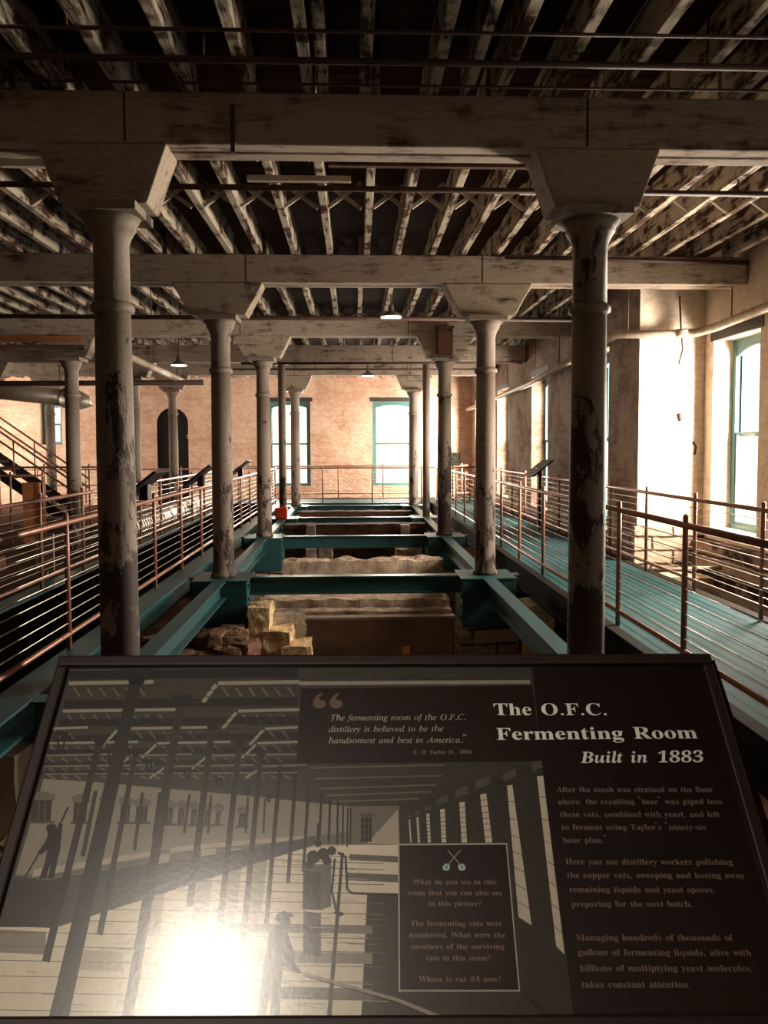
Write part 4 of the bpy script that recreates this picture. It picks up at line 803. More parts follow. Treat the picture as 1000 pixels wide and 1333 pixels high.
"iB":[88,[-7,0,-6,3,-5,3,0,3,4,5,6,9,8,15,25,77,26,81,26,84,26,87,24,89,21,90,16,90,17,93,51,93,68,91,79,84,82,73,80,63,72,56,59,50,71,42,75,29,74,21,70,14,64,8,56,4,46,1,34,0],[39,52,51,53,61,57,66,64,68,74,64,85,51,88,45,88,42,86,40,82,38,73,33,54,34,52],[31,4,43,6,53,11,58,19,60,30,59,38,55,43,48,46,39,47,33,47,30,44,22,15,21,12,21,9,22,6,23,5,26,4]],
"iC":[94,[44,-2,33,-1,23,3,16,8,10,16,6,25,5,36,6,45,9,55,14,64,20,73,28,80,36,87,50,93,64,95,73,94,82,91,86,91,89,92,91,94,93,94,88,66,85,66,85,69,85,71,84,79,80,85,74,89,66,91,57,89,49,86,42,81,35,74,29,66,25,56,22,46,21,35,23,22,28,12,36,6,47,4,59,6,70,11,80,21,82,18,74,9,65,3,55,-1]],
"iF":[81,[-6,0,-5,3,-5,3,-1,3,2,4,4,5,6,7,8,10,9,15,26,77,27,84,26,87,25,89,21,90,17,90,18,93,84,93,80,71,77,71,78,72,78,73,77,81,74,85,69,87,61,88,51,88,46,88,44,87,41,84,39,75,33,52,41,52,47,52,52,53,55,54,58,57,61,60,63,65,66,65,57,31,54,31,55,35,55,38,54,42,52,45,49,47,42,47,32,47,23,14,23,11,22,9,23,6,25,4,29,3,34,2,34,0]],
"iO":[103,[40,-2,30,-1,21,2,14,7,9,14,5,22,4,32,5,41,8,51,12,59,17,68,23,75,30,82,38,87,46,91,55,94,64,95,74,94,83,91,90,85,95,79,98,70,99,60,98,53,96,45,94,38,90,30,85,23,80,17,74,11,68,6,55,0],[40,2,47,3,54,6,60,10,65,16,71,23,75,31,79,39,81,48,83,57,84,66,82,77,79,85,72,89,64,91,57,90,50,87,43,82,36,75,31,67,26,57,23,50,21,42,20,35,19,27,21,17,25,9,31,4]],
"iT":[84,[10,0,10,3,12,3,16,3,19,4,22,6,24,8,26,12,28,18,46,83,46,86,45,88,42,88,39,88,31,88,25,86,20,84,17,81,14,76,12,70,9,71,15,93,92,93,88,70,85,70,85,72,85,74,85,81,82,85,77,87,69,88,64,88,61,87,60,85,42,19,40,13,40,9,40,6,42,4,46,3,51,3,53,3,52,0]],
"ia":[68,[10,-2,5,-1,2,2,-1,7,-1,13,0,24,4,35,10,46,18,55,27,61,37,63,43,61,46,56,48,62,58,62,46,18,45,12,44,9,47,7,50,9,56,16,58,14,48,2,39,-2,35,0,34,5,35,11,38,24,31,12,24,5,17,0],[16,7,20,7,23,10,27,13,30,17,34,23,37,28,40,34,42,40,43,46,44,51,42,58,37,60,31,58,25,53,19,45,15,35,13,30,12,24,11,19,11,15,12,9]],
"ib":[68,[16,-2,9,-1,4,1,0,4,-1,7,0,10,18,81,18,85,19,87,17,90,12,91,10,91,11,93,19,94,25,96,31,97,33,96,21,50,31,60,43,63,50,62,56,58,60,52,61,44,60,35,57,27,53,20,48,13,41,7,33,2,25,-1],[19,2,26,3,34,8,40,15,45,24,48,33,49,42,48,48,46,53,42,56,37,57,31,55,25,51,20,43,17,33,11,13,10,8,12,3]],
"ic":[60,[20,-2,12,0,5,5,1,12,0,22,1,28,2,35,5,41,10,47,15,53,20,57,30,62,40,63,46,63,50,60,52,57,53,53,53,50,52,48,49,46,47,46,42,47,41,51,41,54,43,56,44,57,44,58,43,59,39,60,32,58,26,54,20,48,16,39,13,30,12,21,13,15,15,9,19,6,24,5,35,8,46,16,48,14,39,5,29,0]],
"id":[71,[12,-2,6,-1,2,3,-1,8,-2,15,-1,21,1,29,4,36,9,43,14,50,20,56,24,59,29,61,34,63,38,63,45,62,48,59,55,83,55,85,55,87,54,90,49,91,47,91,47,93,55,94,61,96,68,97,69,96,69,95,69,94,48,16,47,12,47,9,48,7,50,6,55,9,61,16,63,14,58,7,53,2,48,-1,43,-2,38,0,37,5,37,12,40,22,33,12,27,4,20,0],[18,6,22,6,25,9,29,12,33,17,37,23,40,28,42,35,45,41,46,47,46,52,46,55,45,58,42,60,40,60,33,58,26,54,20,46,15,36,11,25,10,16,11,11,12,8,15,6]],
"ie":[57,[18,-1,10,0,4,4,0,11,-1,20,0,26,2,33,5,40,9,46,14,52,20,57,30,62,39,63,44,63,48,61,51,57,52,53,49,45,42,38,34,34,24,31,12,28,11,24,11,20,14,9,24,5,34,8,44,16,46,14,40,7,33,2,26,0],[13,32,25,35,34,40,39,47,41,54,40,58,36,60,32,59,27,56,23,52,19,46,16,39]],
"if":[40,[-10,-31,-13,-30,-16,-28,-18,-26,-18,-23,-17,-19,-13,-17,-10,-18,-9,-22,-9,-24,-10,-25,-8,-27,-5,-26,-2,-22,0,-15,3,-5,14,57,1,57,2,61,15,61,17,68,21,81,27,90,35,95,43,97,48,97,52,95,54,92,55,88,53,83,49,82,45,83,44,87,44,88,44,89,45,91,44,93,41,94,34,89,30,77,26,61,42,61,41,57,26,57,20,30,17,15,13,1,10,-9,7,-17,-1,-27]],
"ig":[57,[13,-31,3,-30,-4,-26,-9,-21,-10,-15,-6,-4,7,5,3,8,1,11,2,14,4,17,12,24,4,30,2,39,3,45,6,51,10,56,16,60,23,63,30,64,35,63,41,61,46,60,49,59,58,59,58,53,49,53,50,47,49,41,46,35,41,30,36,26,29,24,22,23,16,23,13,20,12,17,15,14,22,11,32,8,39,4,43,-1,45,-8,44,-14,41,-20,36,-24,29,-28,22,-30],[22,26,26,27,30,29,33,33,36,38,38,44,38,50,38,54,36,58,33,60,29,60,25,60,22,57,18,53,16,48,14,42,13,36,16,28],[15,-26,30,-23,35,-12,35,-9,33,-6,30,-4,26,-2,19,1,10,4,1,-4,-2,-13,2,-23]],
"ih":[80,[61,-1,56,0,52,2,49,7,49,12,49,20,51,30,54,44,56,51,56,57,55,63,50,65,42,62,35,54,28,44,25,34,17,0,5,0,22,83,24,90,21,95,14,96,13,96,14,102,39,102,34,77,31,66,28,55,30,55,38,65,46,71,55,73,66,69,69,58,69,52,67,44,63,28,62,20,62,14,63,9,66,7,70,8,75,10,77,6,69,1]],
"ii":[35,[24,79,22,79,20,81,18,83,18,86,18,88,20,90,22,92,24,93,27,92,29,90,31,88,31,86,31,83,29,81,27,79],[7,-2,2,0,0,6,1,11,2,17,11,48,12,51,12,53,11,55,10,56,7,57,3,57,4,60,13,61,19,62,25,63,26,62,26,61,26,59,13,16,12,10,12,7,14,6,19,9,26,17,28,15,17,2]],
"il":[35,[6,-1,4,-1,1,0,0,2,0,5,0,11,3,20,20,82,20,87,20,89,18,91,16,91,12,92,12,94,21,95,27,96,33,97,34,96,34,93,12,17,11,10,14,7,18,9,24,16,27,14,21,7,15,2,10,-1]],
"im":[110,[82,-1,77,0,75,6,76,11,77,16,85,44,86,48,86,51,85,54,82,55,79,54,74,52,70,47,65,42,60,35,56,27,53,21,50,14,48,7,46,0,35,0,47,41,49,47,49,51,48,54,45,55,43,54,39,53,35,50,31,46,27,41,23,36,20,31,17,26,15,20,13,14,8,0,-3,0,10,42,12,49,12,53,12,55,10,56,7,57,3,57,4,60,13,61,19,62,23,63,25,63,26,62,26,61,26,59,18,35,31,51,42,60,53,63,59,61,61,55,60,48,57,37,69,51,80,60,90,63,96,61,98,55,97,51,96,44,87,13,87,11,87,10,89,7,91,8,94,10,97,13,100,17,102,15,92,3]],
"in":[73,[44,-2,42,-1,40,0,38,2,38,6,39,13,43,28,47,43,48,51,48,54,45,55,42,54,39,53,36,50,32,46,28,42,25,38,21,33,19,28,15,21,12,12,8,0,-2,0,11,44,12,49,12,53,11,56,8,57,5,57,3,57,4,59,13,61,20,62,26,63,27,63,27,62,19,35,28,48,38,56,46,61,53,63,58,61,60,56,60,50,59,44,51,18,49,13,49,10,50,7,52,7,56,10,62,18,64,17,55,3]],
"io":[70,[21,-2,12,0,5,4,1,11,-1,20,0,28,3,36,7,43,12,49,19,55,26,60,33,62,40,63,50,62,57,57,61,50,63,41,62,34,60,28,56,21,52,15,47,9,41,5,31,0],[23,2,28,3,33,6,38,11,42,17,46,24,49,31,50,38,51,45,48,56,39,60,33,58,26,54,21,46,16,37,12,26,11,17,12,10,14,6,18,3]],
"ir":[45,[-3,0,9,42,11,48,11,52,11,54,9,56,7,56,3,57,3,59,12,61,18,62,24,63,25,62,18,36,27,51,35,60,42,63,44,63,46,61,47,59,47,57,47,53,45,51,43,49,40,48,38,48,36,50,35,51,34,54,24,40,15,22,8,0]],
"is":[50,[16,-2,11,-1,6,0,1,1,-2,-1,-4,-1,-1,21,1,21,2,13,5,7,9,3,14,2,19,3,22,5,24,9,25,14,24,19,21,24,17,29,13,35,9,41,8,44,8,48,9,54,13,59,18,62,25,63,29,63,33,62,36,61,39,60,42,63,44,63,41,43,39,43,35,56,26,60,23,59,20,57,19,55,18,52,19,47,23,42,27,36,31,31,35,24,36,21,36,18,35,13,33,8,30,4,26,1,21,-1]],
"it":[37,[7,-2,2,0,0,5,0,9,1,12,13,57,4,57,4,59,16,65,27,78,30,78,25,61,37,61,35,57,24,57,13,16,12,9,14,6,19,9,25,16,27,14,16,2]],
"iu":[73,[9,-2,6,-1,3,1,1,4,1,8,2,14,4,23,10,46,11,49,11,53,9,57,7,57,3,57,3,60,12,61,18,62,24,63,26,62,25,61,25,59,14,21,12,15,12,11,13,8,16,6,20,8,25,11,30,16,35,23,41,31,45,41,49,51,52,62,63,62,51,18,50,13,49,9,52,6,57,9,63,17,65,15,55,3,44,-2,39,0,38,5,38,10,40,16,44,31,37,21,31,13,25,6,17,0]],
"iv":[59,[12,-2,10,34,10,41,9,46,8,50,7,53,4,56,0,57,-1,57,-1,60,6,61,10,62,14,63,16,63,19,57,20,38,22,12,28,18,33,23,37,29,41,34,46,43,48,48,46,51,43,54,42,58,42,60,44,62,46,63,48,63,51,63,53,61,54,58,55,55,52,45,44,33,32,17,15,-2]],
"iy":[54,[-9,-31,-12,-30,-14,-29,-15,-27,-15,-25,-15,-23,-14,-21,-12,-20,-10,-20,-6,-21,-2,-22,2,-20,7,-14,16,-1,9,35,7,43,6,49,4,53,2,55,-1,57,-5,57,-4,60,2,61,6,62,12,63,15,60,17,52,20,36,25,11,35,28,40,37,43,43,43,47,43,50,40,52,38,54,37,55,37,58,37,60,38,62,40,63,43,63,46,63,48,61,49,58,50,55,48,45,42,32,35,20,27,7,17,-7,12,-13,8,-19,3,-24,-1,-27,-5,-30]],
"i”":[56,[25,126,24,130,22,133,19,135,15,136,11,135,8,133,6,130,5,126,8,118,14,117,16,111,10,103,12,100,21,108,25,119],[50,126,49,130,47,133,44,135,40,136,36,135,33,133,31,130,30,126,33,118,39,117,42,111,35,103,37,100,46,108,50,119]],
"BB":[86,[-7,0,-7,3,-3,3,0,4,2,6,4,8,6,12,8,17,23,74,24,77,24,81,23,83,22,85,19,86,15,87,15,90,44,90,57,90,67,88,74,85,81,79,83,71,80,60,72,53,58,48,71,40,76,28,75,21,72,14,67,9,59,4,48,1,34,0],[40,50,50,51,57,56,62,63,63,73,60,82,51,86,47,85,44,81,36,50,38,50],[33,4,42,6,49,11,54,20,55,30,51,42,37,45,35,45,27,15,26,9,28,6]],
"Bi":[39,[26,74,23,75,20,77,18,80,17,83,18,87,20,89,23,91,26,92,30,91,33,89,35,87,35,83,35,80,33,77,30,75],[10,-2,6,-1,3,1,1,4,0,8,1,13,2,17,9,42,10,47,11,51,9,54,5,55,4,55,4,58,18,60,30,62,18,17,17,11,19,8,23,11,28,18,31,16,21,3]],
"Bl":[35,[8,-2,4,-1,1,1,-1,4,-2,8,-2,12,0,17,15,74,17,80,17,83,16,86,12,87,10,87,10,90,24,92,37,94,16,17,15,14,15,11,17,8,21,11,26,18,29,16,24,8,19,2,14,-1]],
"Bn":[71,[43,-2,36,1,34,8,34,12,35,17,37,23,39,31,44,44,45,49,43,52,35,49,27,38,23,30,19,21,16,11,13,0,-3,0,8,42,10,48,10,51,9,54,5,55,4,55,3,58,16,60,30,62,23,39,31,49,37,56,44,61,51,62,59,59,61,52,60,45,59,40,57,34,52,17,50,11,52,9,54,9,56,11,61,18,64,16,58,8,53,3,48,-1]],
"Bt":[37,[6,-2,-1,1,-3,8,-3,10,-2,14,9,55,3,55,3,59,12,64,20,71,27,80,32,80,27,60,37,60,36,55,25,55,15,21,14,15,13,11,15,8,20,11,26,19,29,17,23,9,18,3,12,-1]],
"Bu":[71,[9,-2,2,1,-1,8,0,15,3,26,8,42,9,47,9,51,8,54,4,55,3,55,2,58,15,60,29,62,16,16,15,11,18,8,25,12,33,23,39,33,43,46,47,60,63,60,56,34,52,17,50,11,51,10,52,9,54,9,56,11,58,14,61,18,64,16,59,8,54,3,48,-1,43,-2,39,-1,36,1,34,4,34,8,34,12,36,21,29,11,23,4,16,-1]],
"i’":[30,[25,126,24,130,22,133,19,135,15,136,11,135,8,133,6,130,5,126,8,118,14,117,16,111,10,103,12,100,21,108,25,119]],
"i“":[56,[6,112,7,108,9,105,12,103,16,102,20,103,23,105,25,108,26,112,23,120,17,121,14,127,21,135,19,138,10,130,6,119],[31,112,32,108,34,105,37,103,41,102,45,103,48,105,50,108,51,112,48,120,42,121,40,127,46,135,44,138,35,130,31,119]]}

# ================================================================== the reading sign in front
PSI, TILT = R(-2.18), R(47.7)
SR = Vector((math.cos(PSI), math.sin(PSI), 0)); SU = Vector((-math.sin(PSI)*math.cos(TILT), math.cos(PSI)*math.cos(TILT), math.sin(TILT))); SN = SR.cross(SU)
SO = EYE + ray(501, 856) * (.95*1000/841)
def sp(px, py):
    d = ray(px, py); k = (SO - EYE).dot(SN) / d.dot(SN); q = EYE + d*k - SO
    return q.dot(SR), q.dot(SU)
sign = thing('interpretive_sign', 'large tilted black sign with an old fermenting room picture, closest thing to the viewer', 'sign')
SM = Matrix.Translation(SO) @ Matrix((SR, SU, SN)).transposed().to_4x4()
sign.matrix_world = SM
HW, VB = .4755, sp(500, 1346)[1]
FW = .0165
fr = MB()
fr.box((-HW, -FW, -.02), (HW, 0, .012)).box((-HW, VB, -.02), (HW, VB + FW, .012)).box((-HW, VB + FW, -.02), (-HW + FW, -FW, .012)).box((HW - FW, VB + FW, -.02), (HW, -FW, .012))
fr.build('frame', M['signframe'], sign, bevel=.003)
MB().box((-HW + FW*.5, VB + FW*.5, -.018), (HW - FW*.5, -FW*.5, 0)).build('backing_board', M['black'], sign)
def plate(name, polys, parent=sign, mat='print'):
    """flat printed shapes: (list of (u,v), tone, layer)"""
    me = bpy.data.meshes.new(name); vs = []; fs = []; cs = []
    for pts, tone, lay in polys:
        b = len(vs); ar = sum(p[0]*q[1] - q[0]*p[1] for p, q in zip(pts, pts[1:] + pts[:1]))
        pts = pts if ar > 0 else pts[::-1]
        vs += [(p[0], p[1], .0006 + .00012*lay) for p in pts]; fs.append(tuple(range(b, b + len(pts)))); cs.append(tone)
    me.from_pydata(vs, [], fs); me.materials.append(M[mat])
    at = me.color_attributes.new('ink', 'FLOAT_COLOR', 'CORNER'); i = 0
    for p, c in zip(me.polygons, cs):
        for _ in p.loop_indices: at.data[i].color = (*c, 1); i += 1
    o = bpy.data.objects.new(name, me); C.objects.link(o); o.parent = parent; return o
def g(v, w=.80):
    v = .85*v**1.4
    return (v, v*(.70 + .24*w), v*w*.86)      # print greys, slightly warm
PX = lambda pts: [sp(*p) for p in pts]
def line(p, q, w0, w1=None):
    w1 = w0 if w1 is None else w1; dx, dy = q[0]-p[0], q[1]-p[1]; l = math.hypot(dx, dy); nx, ny = -dy/l/2, dx/l/2
    return PX([(p[0]+nx*w0, p[1]+ny*w0), (q[0]+nx*w1, q[1]+ny*w1), (q[0]-nx*w1, q[1]-ny*w1), (p[0]-nx*w0, p[1]-ny*w0)])
P_ = []
def A(pts, tone, lay, w=.8): P_.append((PX(pts), g(tone, w), lay))
def L_(p, q, w0, w1, tone, lay, w=.8): P_.append((line(p, q, w0, w1), g(tone, w), lay))
random.seed(3)
# ground tones of the picture
A([(94,873),(690,867),(705,992),(747,1333),(-40,1333),(0,1207)], .095, 0)
A([(57,1014),(120,1018),(300,1034),(455,1050),(455,1100),(330,1110),(20,1140)], .30, 1)                       # left plaster wall
A([(455,1050),(520,1049),(520,1100),(455,1100)], .22, 1)                                                  # end wall
A([(478,1098),(518,1054),(520,1100)], .42, 2)                                                                # shaft of light on it
A([(-4,1207),(70,1207),(410,1100),(520,1100),(520,1292),(500,1333),(-40,1333)], .62, 1)                      # bright wet floor
A([(478,1165),(520,1165),(520,1292),(678,1292),(747,1333),(470,1333)], .085, 2)                              # shaded floor
A([(520,1050),(705,992),(747,1333),(716,1333),(678,1292),(664,1098),(520,1100)], .085, 2)                    # brick wall
A([(20,1140),(300,1100),(455,1083),(455,1098),(410,1100),(240,1118),(60,1146)], .20, 2)
A([(45,1132),(250,1100),(250,1106),(42,1142)], .42, 3); A([(250,1100),(400,1088),(400,1093),(250,1106)], .42, 3)
A([(18,1145),(82,1147),(66,1208),(-2,1206)], .075, 4)                                                       # vat platform, end
A([(82,1147),(410,1089),(410,1100),(68,1209)], .115, 4, 1.25)                                                  # vat platform, side
for k in range(1, 9): y = 1145 + 7*k; L_((19 - 2.5*k, y), (81 - 1.7*k, y + 2), .8, .8, .045, 5)
# floor plank lines and shadow bands
for k in range(16):
    y = 1112 + 6.0*k + .62*k*k
    x0 = max(-20, 380 - 9.5*(y - 1100)*.55 - (y-1100)*1.2)
    L_((x0, y + (480-x0)*.0 - 3), (500, y + 6), .9, 1.1, .20, 3)
for (x0, x1, y0, y1, t_) in ((300,485,1203,1213,.26), (270,485,1238,1252,.30), (345,485,1284,1300,.22), (395,418,1186,1242,.15), (455,520,1112,1120,.2), (452,520,1136,1146,.2), (85,160,1236,1262,.45), (0,60,1210,1240,.3)):
    A([(x0, y0), (x1, y0 + 3), (x1, y1 + 3), (x0, y1)], t_, 3)
# ceiling beams with stepped bolsters
for k, (y, th) in enumerate(((890, 5), (926, 4), (949, 3.4), (968, 3), (984, 2.6), (998, 2.3), (1008, 2))):
    x0 = 90 - k*7; step = 135 - k*13; n = 0; x = x0
    spans = [[(90,200),(284,390),(390,690)], [(82,232),(310,390)], [(65,115),(155,270),(345,388)], [(60,180),(205,300),(335,388)], [(58,150),(170,250),(270,388)], [(58,200),(215,330),(340,400)], [(58,388)]][k]
    for a, b_ in spans:
        L_((a, y), (b_, y - 2), th, th, .34 if k < 4 else .24, 3)
        if a > 100 and a != 390:
            for j in range(3): L_((a - 6*j - 2, y + 2 + 8*j*(1-.1*k)), (a - 6*j - 8, y + 8 + 8*j*(1-.1*k)), th, th, .36, 3)
        for j in range(int((b_-a)/17)):
            xx = a + 6 + 17*j; L_((xx, y + th), (xx + 8, y + th + 12 - k*1.3), 2.6, 2.6, .20, 2)
    A([(x0, y - 16 + k*2), (388, y - 20 + k*2), (388, y - 8 + k), (x0, y - 5 + k)], .05, 2)
for (a, b_, c, d_) in ((403,1000,580,996), (410,1014,575,1010), (418,1027,568,1022), (425,1036,560,1031), (433,1044,545,1040)): L_((a, b_), (c, d_), 2.2, 2.0, .20, 3)
# windows of the left wall
for (x0, x1, y0, y1) in ((43,68,1042,1069),(97,114,1045,1070),(132,141,1047,1071),(158,170,1048,1070),(178,193,1050,1070),(217,226,1052,1072),(233,241,1053,1072),(250,257,1054,1073),(268,275,1056,1073),(282,288,1057,1073),(312,321,1060,1075)):
    A([(x0-3, y0-8), (x0+(x1-x0)/2, y0-12), (x1+4, y0-7), (x1+3, y0), (x0-2, y0)], .20, 2); A([(x0, y0), (x1, y0), (x1-2, y1), (x0-2, y1)], .07, 3); L_((x0-5, y1+1.5), (x1+3, y1+1.5), 3, 3, .12, 3)
    for f in (.33, .66): L_((x0 + (x1-x0)*f, y0+3), (x0 + (x1-x0)*f - 1, y1-1), .8, .8, .24, 4)
A([(470,1064),(484,1064),(484,1096),(470,1096)], .05, 3); A([(467,1059),(487,1059),(486,1063),(468,1063)], .15, 3)
for y in (1072, 1080, 1088): L_((470, y), (484, y), .8, .8, .2, 4)
L_((475,1064),(475,1096),.8,.8,.2,4); L_((480,1064),(480,1096),.8,.8,.2,4)
# bright slits of the right wall windows and their arches
W_ = [((699,1011),(707,1010),(735,1243),(724,1232)), ((660,1023),(667,1022),(692,1205),(675,1194)), ((625,1035),(633,1033),(641,1097),(632,1097)), ((598,1045),(605,1044),(608,1097),(601,1097)), ((573,1054),(579,1053),(581,1097),(575,1097)), ((555,1060),(559,1059),(561,1097),(557,1097)), ((542,1065),(545,1064),(547,1097),(544,1097)), ((532,1067),(534,1067),(536,1097),(534,1097))]
for k, w in enumerate(W_):
    A(list(w), .55, 4); (ax, ay), (bx_, by) = w[0], w[1]; s = (bx_ - ax)/8
    A([(ax - 6*s, ay - 6*s), (bx_ + 6*s, ay - 14*s), (bx_ + 5*s, ay - 26*s), (ax - 6*s, ay - 18*s)], .15, 3)
    for f in (.12,.25,.38,.5,.62,.75,.88):
        p = (w[0][0] + (w[3][0]-w[0][0])*f, w[0][1] + (w[3][1]-w[0][1])*f); q = (w[1][0] + (w[2][0]-w[1][0])*f, w[1][1] + (w[2][1]-w[1][1])*f)
        L_(p, q, .9, .9, .18, 5)
for k in range(90):   # brick courses
    t_ = random.random(); x = 525 + 200*t_; y = 1056 - 66*min(1, t_*1.1) + random.random()*(20 + 190*t_)
    if y > 1098 and x < 672: continue
    L_((x, y), (x + 3 + 8*t_, y + 1), .9, .9, .05, 3)
# columns
for (x0, y0, x1, y1, w0, w1, t_) in ((178,880,75,1333,15,25,.060),(236,912,165,1333,10,15,.075),(130,965,60,1252,8,10,.065),(277,945,247,1180,8,9,.07),(177,980,130,1217,6,8,.07),(312,967,287,1200,7,8,.07),(340,982,316,1230,6,8,.07),(365,997,347,1202,5,6,.06),(385,1010,375,1150,4.5,5,.06),(402,1022,395,1135,4,4,.06),
        (419,1030,416,1090,3,3,.05),(430,1038,428,1098,3,3,.05),(440,1043,439,1100,2.5,2.5,.05),(447,1050,446,1100,2.2,2.2,.05),(453,1052,452,1103,2,2,.05),(457,1053,456,1100,2,2,.05),(125,1030,108,1115,5,6,.08),(186,1032,175,1107,4,4.5,.08),(208,1032,200,1092,3.5,4,.08),(247,1034,240,1085,3.2,3.5,.08),(275,1036,271,1085,3,3,.08),(323,1038,320,1085,3,3,.08),(345,1040,343,1086,2.5,2.5,.08)):
    L_((x0, y0), (x1, y1), w0, w1, t_, 6)
    if w0 > 5: A([(x0 - w0*1.5, y0 - w0*.7), (x0 + w0*1.5, y0 - w0*.7), (x0 + w0*.5, y0 + w0*.8), (x0 - w0*.5, y0 + w0*.8)], .055, 6)
# roof boarding seen between the beams, floor board ends, brick hatching
random.seed(8)
for k in range(150):
    x = random.uniform(95, 640); y = 876 + (1010 - 876)*random.random()**1.2
    if x > 384 and y > 893: continue
    L_((x, y), (x + random.uniform(8, 26), y + random.uniform(-1, 2)), .8, 1.1, random.choice((.04, .05, .17)), 2)
for k in range(120):
    x = random.uniform(20, 480); y = random.uniform(1120, 1330)
    if x < 420 - (y - 1090)*2.6: continue
    L_((x, y), (x + random.uniform(10, 40), y + random.uniform(0, 2)), .8, .9, random.choice((.30, .42, .22)), 4)
for (x0, x1) in ((205, 222), (263, 282), (295, 318), (330, 350)): A([(x0, 1105), (x1, 1105), (x1 - 14, 1215), (x0 - 16, 1215)], .40, 3)
# hanging pulleys
for (x, y, s) in ((80,955,20),(145,975,15),(194,990,13),(244,1002,12),(285,1014,10),(322,1025,9),(350,1035,8)):
    L_((x - s*.3, y), (x - s*.1, y + s*1.2), 3, 2, .05, 5); L_((x + s*.3, y), (x + s*.1, y + s*1.2), 3, 2, .05, 5); L_((x - s*.5, y), (x + s*.5, y), 3, 3, .05, 5)
# pump engine on its brick block, pipes
A([(395,1132),(418,1135),(418,1185),(394,1184)], .085, 6); A([(418,1135),(431,1128),(431,1180),(418,1185)], .17, 6); A([(393,1128),(430,1124),(433,1130),(418,1136),(393,1133)], .20, 7)
for (x, y, r_) in ((408,1116,9),(421,1112,8),(432,1108,6),(414,1098,5),(403,1126,6),(426,1121,6)):
    A([(x + r_*math.cos(2*PI*j/10), y + r_*math.sin(2*PI*j/10)) for j in range(10)], .05, 7)
L_((415,1072),(414,1100),4,5,.05,7)
for p, q in (((440,1110),(450,1116)),((450,1116),(452,1158)),((452,1158),(458,1163)),((458,1163),(520,1165)),((436,1118),(432,1160)),((432,1160),(438,1187))): L_(p, q, 3, 3, .06, 7)
L_((446,1110),(428,1333),3.5,6,.06,7); A([(434,1188),(441,1186),(449,1190),(441,1194)], .04, 8)
# worker with the hose
K = lambda pts: [(280 + x/2.941, 1120 + y/2.941) for x, y in pts]
A(K([(228,226),(238,206),(262,194),(284,200),(304,213),(287,220),(288,242),(277,262),(268,256),(250,252),(243,236)]), .055, 9)
A(K([(240,248),(270,258),(284,300),(300,352),(302,388),(326,425),(330,433),(308,432),(284,416),(262,404),(256,440),(182,440),(184,392),(200,330),(208,278)]), .075, 9, 1.1)
A(K([(182,440),(256,440),(250,520),(246,628),(212,628),(214,540),(206,520),(194,580),(186,628),(154,628),(166,560)]), .07, 9, 1.1)
for p, q, a_, b_ in (((358,1260),(392,1266),2,2),((392,1266),(433,1278),2.2,3.2),((433,1278),(518,1302),3.2,4.6),((518,1302),(594,1333),4.6,6)): L_(p, q, a_, b_, .36, 8)
for p, q in (((395,1270),(433,1281)),((433,1281),(518,1306)),((518,1306),(588,1334))): L_(p, q, 1.2, 1.8, .03, 9)
# worker with the broom
H_ = lambda pts: [(x/2, 850 + y/2) for x, y in pts]
A(H_([(122,462),(122,450),(132,446),(146,448),(150,460),(145,476),(128,476)]), .035, 9)
A(H_([(126,474),(148,470),(155,440),(163,446),(160,474),(157,512),(150,540),(141,588),(126,588),(133,548),(120,588),(103,588),(119,545),(124,512),(108,526),(99,520),(118,494)]), .035, 9)
P_.append((line((80,1070),(89,1051),2,2), g(.06), 9)); L_((53,1108),(33,1142),1.6,1.6,.05,9)
plate('printed_picture', P_)
# dark text areas
D_ = [(PX([(392,897),(692,893),(706,991),(386,995)]), (.010, .0035, .002), 12), (PX([(692,860),(930,860),(1090,1345),(749,1345),(705,990)]), (.007, .0025, .0016), 13)]
plate('text_ground', D_)
B_ = [(PX([(518,1099),(660,1098),(677,1291),(519,1291)]), (.26, .27, .23), 13), (PX([(520,1101),(658.5,1100),(675,1289),(521,1289)]), (.010,.0035,.002), 14)]
plate('question_box', B_)
# crossed shovels
S_ = []
for s in (1, -1):
    ax, ay, bx_, by = (591 - s*8.5, 1107, 591 + s*9.5, 1128)
    S_.append((line((ax, ay), (bx_, by), 1.1, 1.1), (.24,.22,.18), 16))
    S_.append((PX([(591+s*5, 1127), (591+s*11, 1124.5), (591+s*15, 1129), (591+s*14, 1133), (591+s*9, 1134.5), (591+s*6, 1132)]), (.30,.38,.38), 16))
    S_.append((PX([(591+s*8, 1128), (591+s*11, 1127.5), (591+s*12, 1131), (591+s*9.5, 1132)]), (.10,.14,.15), 17))
plate('crossed_shovels', S_)
